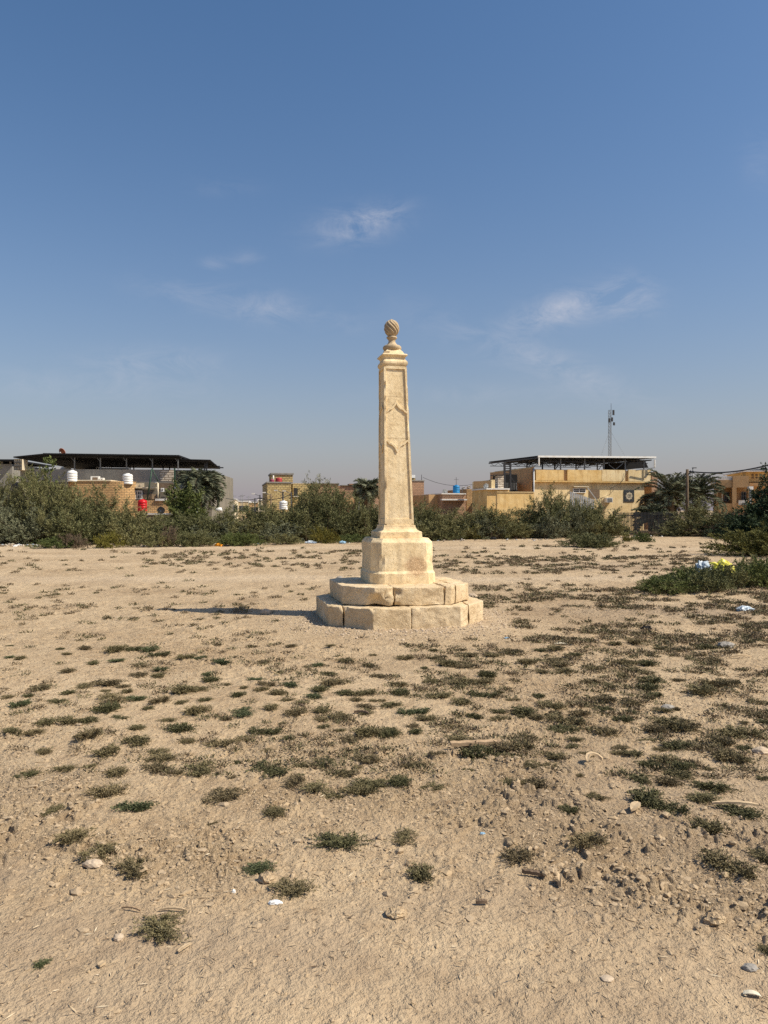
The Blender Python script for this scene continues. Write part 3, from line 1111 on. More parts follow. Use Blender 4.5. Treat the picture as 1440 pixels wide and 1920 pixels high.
def bush_meshes(seed, Rb, Hb, nshoot, nsub, nleaf, ln, wd, upright=.6, lump=.25, tail=.0, mat_=None, subl=.55, low=.0):
    rng = np.random.default_rng(seed)
    az = rng.random(nshoot) * 2 * PI
    e = np.arcsin(np.clip(rng.random(nshoot) ** .8 * (1 - low) + low, 0, 1))
    lumpf = 1 + lump * np.sin(az * 3 + seed) * np.cos(e * 2 + seed * 2) + rng.normal(0, .10, nshoot)
    lumpf = np.clip(lumpf, .55, 1.35)
    E = np.stack([Rb * np.cos(az) * np.cos(e), Rb * np.sin(az) * np.cos(e), Hb * np.sin(e) + .04 * Hb], -1) * lumpf[:, None]
    B0 = np.stack([rng.normal(0, .22, nshoot) * Rb, rng.normal(0, .22, nshoot) * Rb, np.zeros(nshoot)], -1)
    Cc = B0 + (E - B0) * .4; Cc[:, 2] += upright * E[:, 2] * .35
    PP, DD = [], []
    for i in range(nshoot):
        t = np.clip(.28 + .76 * rng.random(nsub) ** .8, 0, 1.0)[:, None]
        p = (1 - t) ** 2 * B0[i] + 2 * t * (1 - t) * Cc[i] + t * t * E[i]
        tg = 2 * (1 - t) * (Cc[i] - B0[i]) + 2 * t * (E[i] - Cc[i])
        tg /= np.linalg.norm(tg, axis=1, keepdims=True) + 1e-6
        sd_ = tg * .8 + rng.normal(0, .55, (nsub, 3)) + np.array([0, 0, .25])
        sd_ /= np.linalg.norm(sd_, axis=1, keepdims=True)
        sl = subl * (.5 + .8 * rng.random(nsub)) * (1.15 - .5 * t[:, 0])
        s_ = rng.random((nsub, nleaf))
        q = p[:, None, :] + sd_[:, None, :] * (s_ * sl[:, None])[..., None]
        q += rng.normal(0, .05 * subl, q.shape)
        q[..., 2] -= tail * (s_ * sl[:, None]) ** 2
        dd = sd_[:, None, :] + rng.normal(0, .5, q.shape)
        PP.append(q.reshape(-1, 3)); DD.append(dd.reshape(-1, 3))
    PP = np.concatenate(PP); DD = np.concatenate(DD)
    PP[:, 2] = np.maximum(PP[:, 2], .01)
    n = len(PP)
    V, Fc = leaf_quads(PP, DD, ln * (.6 + .8 * rng.random(n)), wd * (.6 + .8 * rng.random(n)), rng)
    clump = rng.random(nshoot).repeat(nsub * nleaf)
    vv = np.clip(.55 * rng.random(n) + .45 * clump, 0, 1)
    me = np_mesh('foliage', V, Fc, mat_, {'v': np.repeat(vv, 4)})
    # woody stems
    b = MB()
    for i in range(0, nshoot, max(1, nshoot // 26)):
        pts = []
        for t in (0, .3, .6, .92):
            pts.append(tuple((1 - t) ** 2 * B0[i] + 2 * t * (1 - t) * Cc[i] + t * t * E[i]))
        b.tube(pts, Hb * .010, 4, Hb * .003)
    st = bpy.data.meshes.new('stems')
    st.from_pydata(b.v, [], b.f); st.materials.append(m_stem)
    return me, st


def place_bush(meshes, name, label, cat, x, y, sx, sz, rz, group=None, mat_=None):
    o = thing(name, label, cat, (x, y, 0), rz, group)
    o.scale = (sx, sx, sz)
    me, st = meshes
    c_ = link('foliage', me, o)
    if mat_:
        c_.material_slots[0].link = 'OBJECT'
        c_.material_slots[0].material = mat_
    link('stems', st, o)
    return o


TAM = [bush_meshes(100 + i, 1.8, 2.4, 70, 16, 17, .14, .030, .7, .30, .1, L_TAM, .62) for i in range(4)]
GRY = [bush_meshes(120 + i, 1.7, 2.0, 70, 15, 12, .13, .040, .4, .25, .0, L_GREY, .40) for i in range(3)]
TALL = [bush_meshes(140 + i, 1.5, 3.3, 64, 16, 17, .14, .030, .9, .30, .05, L_TAM, .70) for i in range(2)]
LOW = [bush_meshes(160 + i, 1.5, .85, 60, 12, 14, .11, .026, .4, .22, .0, L_GREEN, .28) for i in range(3)]
brng = random.Random(11)


def bx_at(px, d_):
    return (px - CX) / F * d_


def hz_at(py, d_):
    return H - (py - YH) / F * d_


def base_d(px):
    xs = [(-420, 33.5), (-120, 33.5), (0, 33.5), (240, 34), (420, 35.5), (640, 37.5), (800, 38.5), (1000, 41), (1170, 44), (1250, 47), (1400, 48), (1500, 48)]
    for (p0, d0), (p1, d1) in zip(xs[:-1], xs[1:]):
        if p0 <= px <= p1:
            return d0 + (d1 - d0) * (px - p0) / (p1 - p0)
    return 48


SKY = [(-420, 905), (-80, 880), (0, 872), (40, 872), (75, 872), (110, 895), (140, 915), (175, 920), (215, 918), (245, 940), (275, 966), (305, 980), (330, 972), (350, 962),
       (400, 962), (430, 952), (480, 952), (520, 956), (555, 948), (580, 915), (605, 897), (630, 905), (655, 925), (680, 930), (715, 930), (775, 942),
       (820, 948), (860, 950), (900, 938), (935, 945), (965, 948), (1000, 945), (1030, 928), (1060, 928), (1090, 944), (1120, 940), (1150, 958), (1172, 985)]


def sky_y(px):
    for (p0, y0), (p1, y1) in zip(SKY[:-1], SKY[1:]):
        if p0 <= px <= p1:
            return y0 + (y1 - y0) * (px - p0) / (p1 - p0)
    return 970


GB = 'shrubs of the scrub belt behind the lot'
DOME = bush_meshes(182, 1.5, .85, 150, 15, 14, .075, .022, .4, .12, .0, L_TAM, .25)
px = -300
while px < 1130:
    d_ = base_d(px) + 3.2 + brng.uniform(-.6, .8)
    top = hz_at(sky_y(px) + brng.uniform(-8, 15), d_)
    tall = top > 3.0
    ms = brng.choice(TALL if tall else TAM)
    h0 = 3.3 if tall else 2.4
    sz = top / (h0 * 1.2)
    sx = max(.62, min(1.1, (.75 if tall else .85) * brng.uniform(.85, 1.15)))
    place_bush(ms, 'tamarisk_shrub', 'feathery olive tamarisk shrub standing in the back of the dense scrub belt', 'shrub', bx_at(px, d_), d_, sx, sz,
               brng.uniform(0, 6.28), GB)
    px += brng.uniform(32, 50)
px = -280
while px < 1140:
    d_ = base_d(px) + 1.5 + brng.uniform(-.3, .5)
    yt = max(sky_y(px) + 22, 948) + brng.uniform(-6, 14)
    top = max(.8, hz_at(min(yt, 985), d_))
    ms = brng.choice(GRY)
    place_bush(ms, 'saltbush', 'rounded grey green bush in the middle row of the dense scrub belt', 'shrub', bx_at(px, d_), d_, brng.uniform(.62, .85),
               top / 2.1, brng.uniform(0, 6.28), GB, None if brng.random() < .5 else L_TAM)
    px += brng.uniform(42, 66)
for (px, yt, d_, sx) in ((604, 893, 41.0, .95), (580, 918, 41.5, .8)):
    place_bush(TALL[1], 'tall_tamarisk', ('tallest feathery tamarisk left of the obelisk, topping the brick houses' if px > 600 else 'tall tamarisk leaning against the tallest one, beside the yellow brick house'),
               'shrub', bx_at(px, d_), d_, sx, hz_at(yt, d_) / 3.9, 1.0 + px)
# low front shrubs, one by one: px, row of the foot, width px, top row, tone
fronts = [(100, 1029, 80, 1009, L_GREEN, 'low_shrub', 'flat bright green low shrub at the scrub edge, left of the brown one'),
          (140, 1028, 60, 1003, L_BRN, 'low_shrub', 'low brownish shrub between green and yellow green ones, far left'),
          (205, 1028, 66, 1001, L_YEL, 'low_shrub', 'low rounded yellow green shrub at the far left scrub edge'),
          (285, 1027, 80, 998, L_TAM, 'low_shrub', 'olive low shrub below the red tank at the scrub edge'),
          (318, 1026, 44, 990, L_BRN, 'dry_shrub', 'reddish brown dry shrub among olive ones below the brick house'),
          (360, 1026, 90, 998, L_TAM, 'low_shrub', 'olive low shrub with reddish tips left of the orange litter'),
          (450, 1024, 90, 1000, L_GREEN, 'low_shrub', 'green low shrub right of the orange litter'),
          (530, 1022, 80, 1002, L_TAM, 'low_shrub', 'brownish olive low shrub left of the yellow green one nearest the monument'),
          (606, 1020, 62, 992, L_YEL, 'low_shrub', 'bright yellow green round shrub left of the obelisk'),
          (662, 1018, 70, 1002, L_GREEN, 'low_shrub', 'dark green low shrub just left of the pedestal'),
          (830, 1014, 80, 990, L_TAM, 'low_shrub', 'olive low shrub just right of the pedestal'),
          (882, 1012, 46, 990, L_YEL, 'low_shrub', 'small yellow green shrub beside the bare brown one'),
          (914, 1011, 52, 982, L_BRN, 'dead_bush', 'dead grey brown twiggy bush at the scrub edge right of the obelisk'),
          (985, 1009, 80, 985, L_GREEN, 'low_shrub', 'green low shrub right of the dead brown bush'),
          (1075, 1006, 90, 980, L_TAM, 'low_shrub', 'olive shrub in front of the beige house, behind the lone shrub'),
          (1140, 1005, 70, 975, L_GREEN, 'low_shrub', 'green shrub below the tile panel of the beige house'),
          (1165, 1004, 44, 988, L_TAM, 'low_shrub', 'last olive shrub of the belt, beside the railing fence'),
          (1205, 1018, 44, 1000, L_GREEN, 'low_shrub', 'small green shrub alone, right of the lone field shrub'),
          (1108, 1029, 116, 1001, L_TAM, 'field_shrub', 'lone spreading olive and brown shrub standing out in the bare lot'),
          (1178, 1016, 26, 1004, L_YEL, 'dry_weed', 'small pale straw coloured weed beside the small green shrub'),
          (20, 1020, 90, 985, L_TAM, 'low_shrub', 'brownish olive shrub at the left edge above the rubbish')]
for i, (px, py, wpx, ty, mt, nm, lb) in enumerate(fronts):
    x, d_ = G(px, py)
    d_ += wpx / F * d_ * .35
    x = bx_at(px, d_)
    rad = wpx / F * d_ / 2
    place_bush(DOME if nm == 'field_shrub' or wpx > 85 else LOW[i % 3], nm, lb, 'shrub', x, d_, rad / 1.5, max(.3, hz_at(ty, d_)) / .93, i * 1.3, None, mt)

# right-hand bushes in front of and behind the railing
for (px, d_, ty, wd, mt, lb) in [(1262, 46.0, 990, 2.4, L_TAM, 'brownish bush in front of the railing fence, nearest the beige house'),
                                 (1302, 46.5, 950, 3.6, L_TAM, 'tall olive bush in front of the railing, below the wooden pole'),
                                 (1340, 46.5, 968, 3.2, L_TAM, 'green olive bush in front of the orange tan house'),
                                 (1372, 47.5, 972, 2.4, L_GREEN, 'bright green bush left of the dark tree'),
                                 (1215, 46.5, 996, 2.0, L_BRN, 'low brown twiggy bush against the railing fence'),
                                 (1330, 45.6, 985, 2.6, L_BRN, 'reddish brown low bush at the foot of the green olive bush')]:
    place_bush(brng.choice(TAM), 'bush', lb, 'shrub', bx_at(px, d_), d_, wd / 3.6, hz_at(ty, d_) / 2.5, brng.uniform(0, 6), None, mt)

x, d_ = G(1432, 1046)
d_ += 1.0
place_bush(bush_meshes(180, 1.9, 1.0, 210, 17, 16, .075, .022, .4, .08, .0, L_YEL, .24), 'rounded_bush',
           'broad rounded olive yellow bush at the right edge of the lot', 'shrub', bx_at(1440, d_), d_, 1.05, hz_at(994, d_) / 1.05, .4, None,
           mat_leaf('olive_yellow_foliage', [(.05, .052, .012), (.105, .102, .024), (.18, .165, .045)], .1, (.1, .1, .03)))
# the dark tree on the right edge
dk = thing('dark_tree', 'dense dark green tree with low drooping skirt at the right edge', 'tree', (bx_at(1476, 43), 43, 0), .3)
me, st = bush_meshes(190, 2.7, 3.0, 150, 22, 14, .16, .050, .3, .18, .35, L_DARK, .7)
link('crown', me, dk); link('trunk', st, dk, scale=(1.1, 1.1, 1))
me2, st2 = bush_meshes(191, 4.3, 1.7, 130, 18, 14, .15, .045, .2, .1, .2, L_DARK, .6)
link('lower_boughs', me2, dk, loc=(-.2, -.6, 0))


def frond_palm(seed, nfr, Lf, Ht, label, px, d_, trunk_h, group=None, droop=1.0, rz=0, mat_=None):
    rng = np.random.default_rng(seed)
    root = thing('date_palm', label, 'palm tree', (bx_at(px, d_), d_, 0), rz, group)
    PV, DV, LN = [], [], []
    b = MB()
    for i in range(nfr):
        az = i * 2.399 + rng.normal(0, .15)
        e0 = R(80) - R(95) * (i / nfr) ** 1.1 + rng.normal(0, .08)
        L_ = Lf * rng.uniform(.8, 1.1)
        p = np.array([0, 0, trunk_h]); pts = [tuple(p)]
        ns = 14
        e = e0
        dirs = []
        for s_ in range(ns):
            dvec = np.array([math.cos(az) * math.cos(e), math.sin(az) * math.cos(e), math.sin(e)])
            dirs.append(dvec)
            p = p + dvec * L_ / ns
            pts.append(tuple(p))
            e -= droop * (.05 + .11 * s_ / ns)
        b.tube(pts[::2] + [pts[-1]], .028, 4, .006)
        side = np.array([-math.sin(az), math.cos(az), 0])
        for s_ in range(ns):
            for q in range(5):
                if s_ < 1 and q < 3:
                    continue
                t = q / 5
                pp = np.array(pts[s_]) * (1 - t) + np.array(pts[s_ + 1]) * t
                fr = (s_ + t) / ns
                ll = .52 * (math.sin(PI * min(1, .12 + fr * .86)) ** .6) + .08
                for sg in (-1, 1):
                    up = np.cross(side, dirs[s_]) * -.35
                    dd = side * sg * .8 + dirs[s_] * .65 + up * .5 + rng.normal(0, .12, 3)
                    PV.append(pp); DV.append(dd); LN.append(ll * rng.uniform(.8, 1.1))
    V, Fc = leaf_quads(np.array(PV), np.array(DV), np.array(LN), .055, rng)
    vv = np.repeat(rng.random(len(PV)), 4)
    me = np_mesh('crown', V, Fc, mat_ or L_PALM, {'v': vv})
    cr = link('crown', me, root)
    b.build('frond_ribs', m_stem, cr)
    t = MB()
    prof = []
    for i in range(int(trunk_h * 5) + 2):
        z = i / (int(trunk_h * 5) + 1) * (trunk_h + .15)
        prof.append((.24 + .03 * (i % 2), z))
    t.lathe(prof, 10)
    t.build('trunk', m_trunk, root)
    return root


frond_palm(1, 46, 1.9, 0, 'drooping date palm beside the dark end wall of the cement house', 374, 46, 3.0, droop=1.5)
frond_palm(2, 34, 1.5, 0, 'small date palm crown above the scrub just left of the obelisk', 689, 60, 3.1, droop=1.2)
frond_palm(3, 36, 2.7, 0, 'tall date palm with upright fronds left of the wooden pole', 1258, 56, 2.7, droop=.9)
frond_palm(4, 44, 2.5, 0, 'dark bushy date palm right of the wooden pole', 1308, 57, 2.7, droop=1.2, mat_=mat_leaf('dark_palm_fronds', [(.035, .044, .024), (.08, .095, .052), (.15, .16, .10)]))
frond_palm(5, 30, 1.5, 0, 'young low palm at the right corner of the beige house', 1222, 51, .9, droop=.9)
frond_palm(6, 30, 1.9, 0, 'palm with dried reddish fronds right of the beige house', 1236, 57, 1.9, droop=1.3, mat_=mat_leaf('dry_palm_fronds', [(.06, .05, .03), (.13, .10, .06), (.20, .15, .09)]))
# leafy green tree beside the palm at the cement house
place_bush(bush_meshes(200, 1.6, 3.2, 80, 18, 12, .15, .07, .5, .2, .0, L_GREEN, .5), 'leafy_tree', 'leafy bright green tree under the drooping palm', 'tree',
           bx_at(350, 44), 44, .85, hz_at(915, 44) / 3.6, .5)
place_bush(bush_meshes(201, .8, 3.6, 26, 14, 10, .14, .06, .9, .2, .0, L_GREEN, .5), 'sapling', 'thin leafy sapling rising before the dark canopy at far left', 'tree',
           bx_at(85, 40), 40, 1.3, hz_at(866, 40) / 3.7, .5)

# weeds round the discarded bags
WD = [bush_meshes(210 + i, .55, .34, 40, 9, 10, .055, .016, .4, .2, .0, L_GREEN, .14) for i in range(3)]
for i in range(34):
    px = brng.uniform(1215, 1450)
    py = brng.uniform(1090, 1112) - max(0, (px - 1330)) * .08
    if px < 1260:
        py = brng.uniform(1100, 1112)
    x, d_ = G(px, py)
    k = .75 if px < 1270 else 1.0
    hh = .55 if px < 1290 else (1.25 if px > 1395 else .95)
    place_bush(WD[i % 3], 'green_weed', 'low leafy green weed in the patch round the discarded bags', 'weed', x, d_, k * brng.uniform(.7, 1.1), hh * brng.uniform(.7, 1.2),
               brng.uniform(0, 6), 'green weeds round the bags', brng.choice([L_GREEN, L_GREEN, L_TAM]))

# ------------------------------------------------------------------ creeping tufts on the lot


def tuft_mesh(seed, nst, nl, ln, wd, mat_, Rt=.12, Ht=.05):
    rng = np.random.default_rng(seed)
    PP, DD, ST = [], [], []
    asym = rng.uniform(0, 6.28)
    ctr = rng.normal(0, .35 * Rt, (3, 2))
    for i in range(nst):
        az = rng.random() * 2 * PI
        L_ = Rt * (.35 + .75 * rng.random()) * (1 + .3 * math.cos(az * 2 - asym))
        c0 = ctr[i % 3]
        lift = Ht * rng.random() ** .7
        t = rng.random(nl)[:, None] ** .75
        d2 = np.array([math.cos(az), math.sin(az)])
        bend = rng.normal(0, .35)
        d3 = np.array([-d2[1], d2[0]])
        xy = c0[None] + d2[None] * t * L_ + d3[None] * bend * L_ * t * t
        z = .004 + lift * np.sin(np.minimum(t[:, 0], 1) * 2.3)
        p = np.concatenate([xy, z[:, None]], 1) + rng.normal(0, .006, (nl, 3))
        p[:, 2] = np.maximum(p[:, 2], .002)
        PP.append(p)
        DD.append(np.concatenate([np.tile(d2, (nl, 1)), np.full((nl, 1), .25)], 1) + rng.normal(0, .6, (nl, 3)))
        ST.append(np.full(nl, rng.random()))
    PP = np.concatenate(PP); DD = np.concatenate(DD); ST = np.concatenate(ST)
    DD[:, 2] = np.abs(DD[:, 2])
    n = len(PP)
    V, Fc = leaf_quads(PP, DD, ln * (.6 + .8 * rng.random(n)), wd * (.7 + .6 * rng.random(n)), rng)
    vv = np.clip(.6 * rng.random(n) + .4 * ST, 0, 1)
    return np_mesh('weed_tuft', V, Fc, mat_, {'v': np.repeat(vv, 4)})


TUF = [tuft_mesh(300 + i, 90, 30, .0165, .0070, L_TUFT, .11) for i in range(8)]
tufts = []
# isolated foreground tufts: px, py, width px, tone, label
near = [(46, 1462, 52, 0, 'small olive weed tuft at the left edge, level with the long weed strip'),
        (187, 1493, 78, 0, 'wide dark weed tuft above the fresh green one, left foreground'),
        (101, 1535, 46, 0, 'small dark spiky weed tuft in the left foreground'),
        (253, 1530, 70, 1, 'fresh green oval weed tuft in the left foreground'),
        (140, 1594, 78, 0, 'loose olive weed tuft above the large mixed one beside the pale stone'),
        (192, 1622, 74, 0, 'green end of the large weed mat beside the pale stone'),
        (248, 1638, 86, 2, 'brownish end of the large weed mat near the pale stone'),
        (425, 1503, 80, 2, 'brown green weed tuft left of the long weed strip'),
        (520, 1540, 56, 2, 'thin yellowish weed tuft below the left end of the weed strip'),
        (628, 1591, 86, 0, 'grey green rounded weed tuft alone in the centre foreground'),
        (763, 1590, 54, 0, 'small grey green weed tuft alone, right of the rounded one'),
        (780, 1663, 66, 0, 'sparse olive weed tuft lying over soil clods, centre foreground'),
        (484, 1648, 66, 1, 'green weed tuft growing over soil clods, left of centre'),
        (543, 1692, 82, 2, 'dry brown weed tuft beside a white shard, left of centre'),
        (292, 1750, 92, 2, 'dry brown weed tuft nearest the camera on the left'),
        (75, 1825, 38, 1, 'tiny sparse green sprig near the bottom left corner'),
        (965, 1623, 80, 2, 'brown olive weed tuft right of centre foreground'),
        (1117, 1607, 74, 0, 'flat grey olive weed tuft alone in the right foreground'),
        (1372, 1640, 90, 2, 'wide brownish weed tuft near the right edge'),
        (1428, 1627, 60, 0, 'olive weed tuft at the right edge behind the brownish one'),
        (1438, 1802, 50, 0, 'dark weed tuft cut by the right edge, lowest of all'),
        (1065, 1538, 50, 0, 'small dark weed tuft with litter beside it, right of centre'),
        (1108, 1507, 36, 0, 'small thin weed tuft right of the dark pair'),
        (960, 1484, 62, 0, 'dark dense left half of a weed pair right of the weed strip'),
        (1005, 1488, 62, 2, 'thin brown right half of a weed pair right of the weed strip'),
        (1320, 1562, 76, 0, 'dark weed tuft below the long bark strip'),
        (1252, 1530, 70, 0, 'dark weed tuft beside the pale leaf shaped bark'),
        (1200, 1513, 84, 0, 'long dark weed tuft above the pale leaf shaped bark'),
        (1315, 1512, 76, 0, 'dark weed tuft left of the long bark strip'),
        (1386, 1537, 78, 0, 'weed tuft under the long bark strip'),
        (1355, 1492, 68, 0, 'olive weed tuft above the long bark strip')]
mid = [(560, 1480, 56), (588, 1492, 60), (622, 1503, 66), (660, 1497, 60), (700, 1489, 80), (742, 1486, 60), (800, 1490, 56), (500, 1460, 74), (570, 1447, 46),
       (606, 1443, 66), (652, 1460, 44), (1195, 1470, 48), (1270, 1462, 66), (1248, 1482, 56), (1437, 1467, 30), (437, 1468, 22), (395, 1555, 22),
       (17, 1214, 17), (110, 1222, 20), (160, 1223, 32), (215, 1226, 50), (250, 1222, 40), (290, 1223, 42), (172, 1246, 26), (220, 1245, 30), (18, 1237, 20),
       (42, 1239, 24), (338, 1240, 36), (260, 1270, 42), (292, 1273, 32), (300, 1259, 34), (375, 1238, 26), (412, 1249, 48), (398, 1282, 42), (498, 1245, 32),
       (645, 1241, 38), (690, 1250, 30), (70, 1297, 50), (57, 1310, 26), (160, 1293, 34), (200, 1291, 56), (228, 1293, 34), (105, 1322, 36), (30, 1331, 42),
       (15, 1312, 32), (16, 1388, 38), (70, 1386, 42), (215, 1319, 56), (252, 1319, 42), (340, 1305, 62), (376, 1300, 42), (308, 1321, 46), (365, 1345, 62),
       (240, 1303, 30), (187, 1341, 62), (228, 1353, 28), (122, 1364, 60), (88, 1367, 50), (160, 1361, 42), (176, 1391, 60), (255, 1400, 66), (342, 1374, 62),
       (318, 1361, 32), (450, 1345, 52), (420, 1356, 30), (490, 1301, 36), (515, 1309, 42), (540, 1291, 36), (445, 1313, 34), (455, 1296, 20), (545, 1346, 52),
       (495, 1382, 52), (420, 1405, 62), (310, 1430, 60), (295, 1415, 46), (195, 1427, 56), (82, 1421, 38), (212, 1457, 52), (288, 1455, 58), (370, 1454, 62),
       (447, 1437, 24), (530, 1364, 26), (597, 1341, 42), (585, 1311, 36), (620, 1290, 62), (598, 1303, 42), (642, 1349, 52), (680, 1309, 46), (688, 1331, 40),
       (685, 1388, 66), (722, 1384, 56), (660, 1393, 52), (694, 1437, 54), (746, 1306, 46), (742, 1329, 46), (776, 1344, 46), (830, 1313, 46), (838, 1249, 50),
       (880, 1252, 44), (868, 1288, 56), (910, 1284, 52), (918, 1271, 48), (862, 1327, 50), (905, 1312, 44), (937, 1354, 46), (985, 1345, 62), (1030, 1334, 58),
       (1046, 1379, 42), (1010, 1311, 32), (1115, 1256, 42), (1118, 1283, 46), (1146, 1291, 36), (1170, 1271, 36), (1220, 1281, 56), (1208, 1294, 50),
       (1145, 1321, 36), (1138, 1336, 36), (1090, 1347, 46), (1160, 1357, 46), (1062, 1361, 60), (1052, 1372, 54), (1008, 1356, 36), (1130, 1381, 50),
       (1250, 1366, 80), (1285, 1370, 70), (1225, 1378, 60), (1330, 1302, 70), (1348, 1287, 60), (1375, 1382, 80), (1350, 1402, 60), (1260, 1407, 60),
       (1312, 1412, 60), (1362, 1432, 70), (1402, 1412, 44), (1422, 1352, 50), (1432, 1322, 46), (735, 1388, 46), (858, 1397, 60), (885, 1425, 70),
       (915, 1424, 66), (950, 1418, 56), (985, 1417, 62), (1037, 1428, 50), (1020, 1443, 46), (770, 1445, 46), (1160, 1422, 40), (1240, 1434, 60), (1212, 1447, 50),
       (1275, 1452, 56), (985, 1397, 50), (795, 1352, 46), (820, 1430, 30), (845, 1370, 40), (780, 1380, 36), (1080, 1325, 44), (1190, 1330, 46)]
trng = random.Random(3)
rnd_spots = []
tries = 0
used = [(a_[0], a_[1]) for a_ in near] + [(a_[0], a_[1]) for a_ in mid]
want = 300 - len(near) - len(mid)
while len(rnd_spots) < want and tries < 20000:
    tries += 1
    px = trng.uniform(-10, 1450); py = 1205 + 265 * trng.random() ** 1.3
    dens = .25 + .75 * min(1, max(0, (px - 250) / 800))
    if py < 1250 and px < 700:
        dens *= .35
    x, d_ = G(px, py)
    dens *= .3 + 1.2 * float(sstep(.35, .6, fbm(np.array([x * .8]), np.array([d_ * .8]), 2, 66))[0])
    if trng.random() > dens:
        continue
    if any(abs(px - q[0]) < 24 and abs(py - q[1]) < 9 for q in used):
        continue
    if 560 < px < 930 and py < 1215:
        continue
    used.append((px, py))
    rnd_spots.append((px, py, trng.uniform(20, 44)))


def put_tuft(px, py, wpx, tone, label, group, k):
    x, d_ = G(px, py)
    z = ghs(x, d_)
    rad = wpx / F * d_ / 2
    s_ = rad / .125
    me = TUF[k % 8]
    o = link('weed_tuft', me, None, (x, d_, z - .004), trng.uniform(0, 6.28), (s_, s_ * trng.uniform(.7, 1.0), s_ * trng.uniform(.55, .95)))
    if tone:
        o.material_slots[0].link = 'OBJECT'
        o.material_slots[0].material = L_TUFTG if tone == 1 else L_TUFTB
    tag(o, label, 'weed', group)
    if wpx > 30 and d_ < 7.5:                     # tufts catch blown dust and a few dead sprigs around them
        pass
    return o


for i, (px, py, wpx, tone, lb) in enumerate(near):
    put_tuft(px, py, wpx, tone, lb, 'weed tufts of the foreground', i)
for i, (px, py, wpx) in enumerate(mid + rnd_spots):
    tone = trng.choice([0, 0, 2, 2, 0, 1] if px < 800 else [0, 2, 2, 2, 0])
    put_tuft(px, py, wpx, tone, 'low creeping weed tuft in the crowded belt of tufts between foreground and monument', 'weed tufts of the crowded belt', i + 3)


def ground_cover():
    rng = np.random.default_rng(44)
    n = 60000
    dd = np.exp(rng.uniform(math.log(4.4), math.log(33), n))
    xx = rng.uniform(-.56, .56, n) * dd
    cl_ = sstep(.50, .68, fbm(xx * 1.4, dd * 1.4, 3, 71)) * .7 + sstep(.55, .7, fbm(xx * 3.4, dd * 3.4, 2, 72)) * .6
    pxx = CX + xx / dd * F; pyy = YH + H * F / dd
    reg = np.where(dd < 9, np.clip((pxx - 100) / 1100, .1, .9) * .42, 0)
    reg = np.where((dd >= 9) & (dd < 16), np.clip((pxx - 760) / 260, .05, 1.0) * 1.0, reg)
    reg = np.where((dd >= 9) & (dd < 16) & (pxx < 700), .14, reg)
    reg = np.where((dd >= 18.5) & (dd < 31) & (pxx < 700), .09, reg)
    reg = np.where((dd >= 18.5) & (dd < 26) & (pxx > 760) & (pxx < 1330), .85, reg)
    reg = np.where((dd >= 21) & (dd < 29) & (pxx > 270) & (pxx < 690), .38, reg)
    reg = np.where((dd >= 16) & (dd < 18.2), .02, reg)
    reg = np.where((dd > 26) & (pxx > 760), .10, reg)
    rb = np.hypot(xx - BASE_C[0], dd - BASE_C[1])
    reg = np.where(rb < 1.75, 0, reg)
    keep = rng.random(n) < reg * cl_ * .55
    xx, dd = xx[keep], dd[keep]
    m_ = len(xx)
    gz = gh(xx, dd)
    k = 34
    size = .03 + .055 * rng.random(m_) ** 1.5 + .0022 * dd
    P = np.repeat(np.stack([xx, dd, gz], -1), k, 0)
    sz = np.repeat(size, k)
    q = rng.normal(0, .42, (m_ * k, 3)) * sz[:, None]
    q[:, 2] = np.abs(q[:, 2]) * .35
    D = np.stack([q[:, 0], q[:, 1], np.abs(q[:, 2]) + .3 * sz], -1) + rng.normal(0, .4, (m_ * k, 3)) * sz[:, None]
    D[:, 2] = np.abs(D[:, 2])
    dk_ = np.repeat(dd, k)
    V, Fc = leaf_quads(P + q, D, .012 + .0022 * dk_, .004 + .0009 * dk_, rng)
    br = np.repeat(rng.random(m_), k)
    vv = np.clip(.6 * rng.random(m_ * k) + .4 * br, 0, 1)
    s = M('ground_weed_mix')
    c1 = s.ramp(s.attr('v'), [(0, (.070, .064, .032)), (.5, (.145, .128, .066)), (1, (.24, .205, .12))])
    c2 = s.ramp(s.attr('v'), [(0, (.095, .070, .042)), (.5, (.185, .140, .085)), (1, (.29, .23, .15))])
    col = s.mix(s.attr('b'), c1, c2)
    mt = s.done(col, .85)
    me = np_mesh('ground_cover', V, Fc, mt, {'v': np.repeat(vv, 4), 'b': np.repeat(br > .45, 4).astype(float)})
    o = link('ground_cover', me)
    tag(o, 'thin scattered creeping weeds covering the bare soil', None, None, 'stuff')


ground_cover()

# dead straw and twig crumbs
rng = np.random.default_rng(90)
n = 5000
dd = np.exp(rng.uniform(math.log(2.3), math.log(12), n)); xx = rng.uniform(-.56, .56, n) * dd
kp = rng.random(n) < (.25 + .75 * sstep(.45, .65, fbm(xx * 1.1, dd * 1.1, 3, 81)))
xx, dd = xx[kp], dd[kp]
n = len(xx)
P = np.stack([xx, dd, gh(xx, dd) + .004], -1)
D = rng.normal(size=(n, 3)); D[:, 2] = np.abs(D[:, 2]) * .18
V, Fc = leaf_quads(P, D, .012 + .035 * rng.random(n) ** 2 + .001 * dd, .0035 + .0004 * dd, rng)
s = M('dead_straw')
mt = s.done(s.ramp(s.attr('v'), [(0, (.09, .06, .04)), (.5, (.26, .19, .12)), (.85, (.50, .40, .27)), (1, (.62, .53, .38))]), .9)
o = link('dead_straw', np_mesh('dead_straw', V, Fc, mt, {'v': np.repeat(rng.random(n), 4)}))
tag(o, 'dead straw and twig crumbs strewn over the soil', None, None, 'stuff')


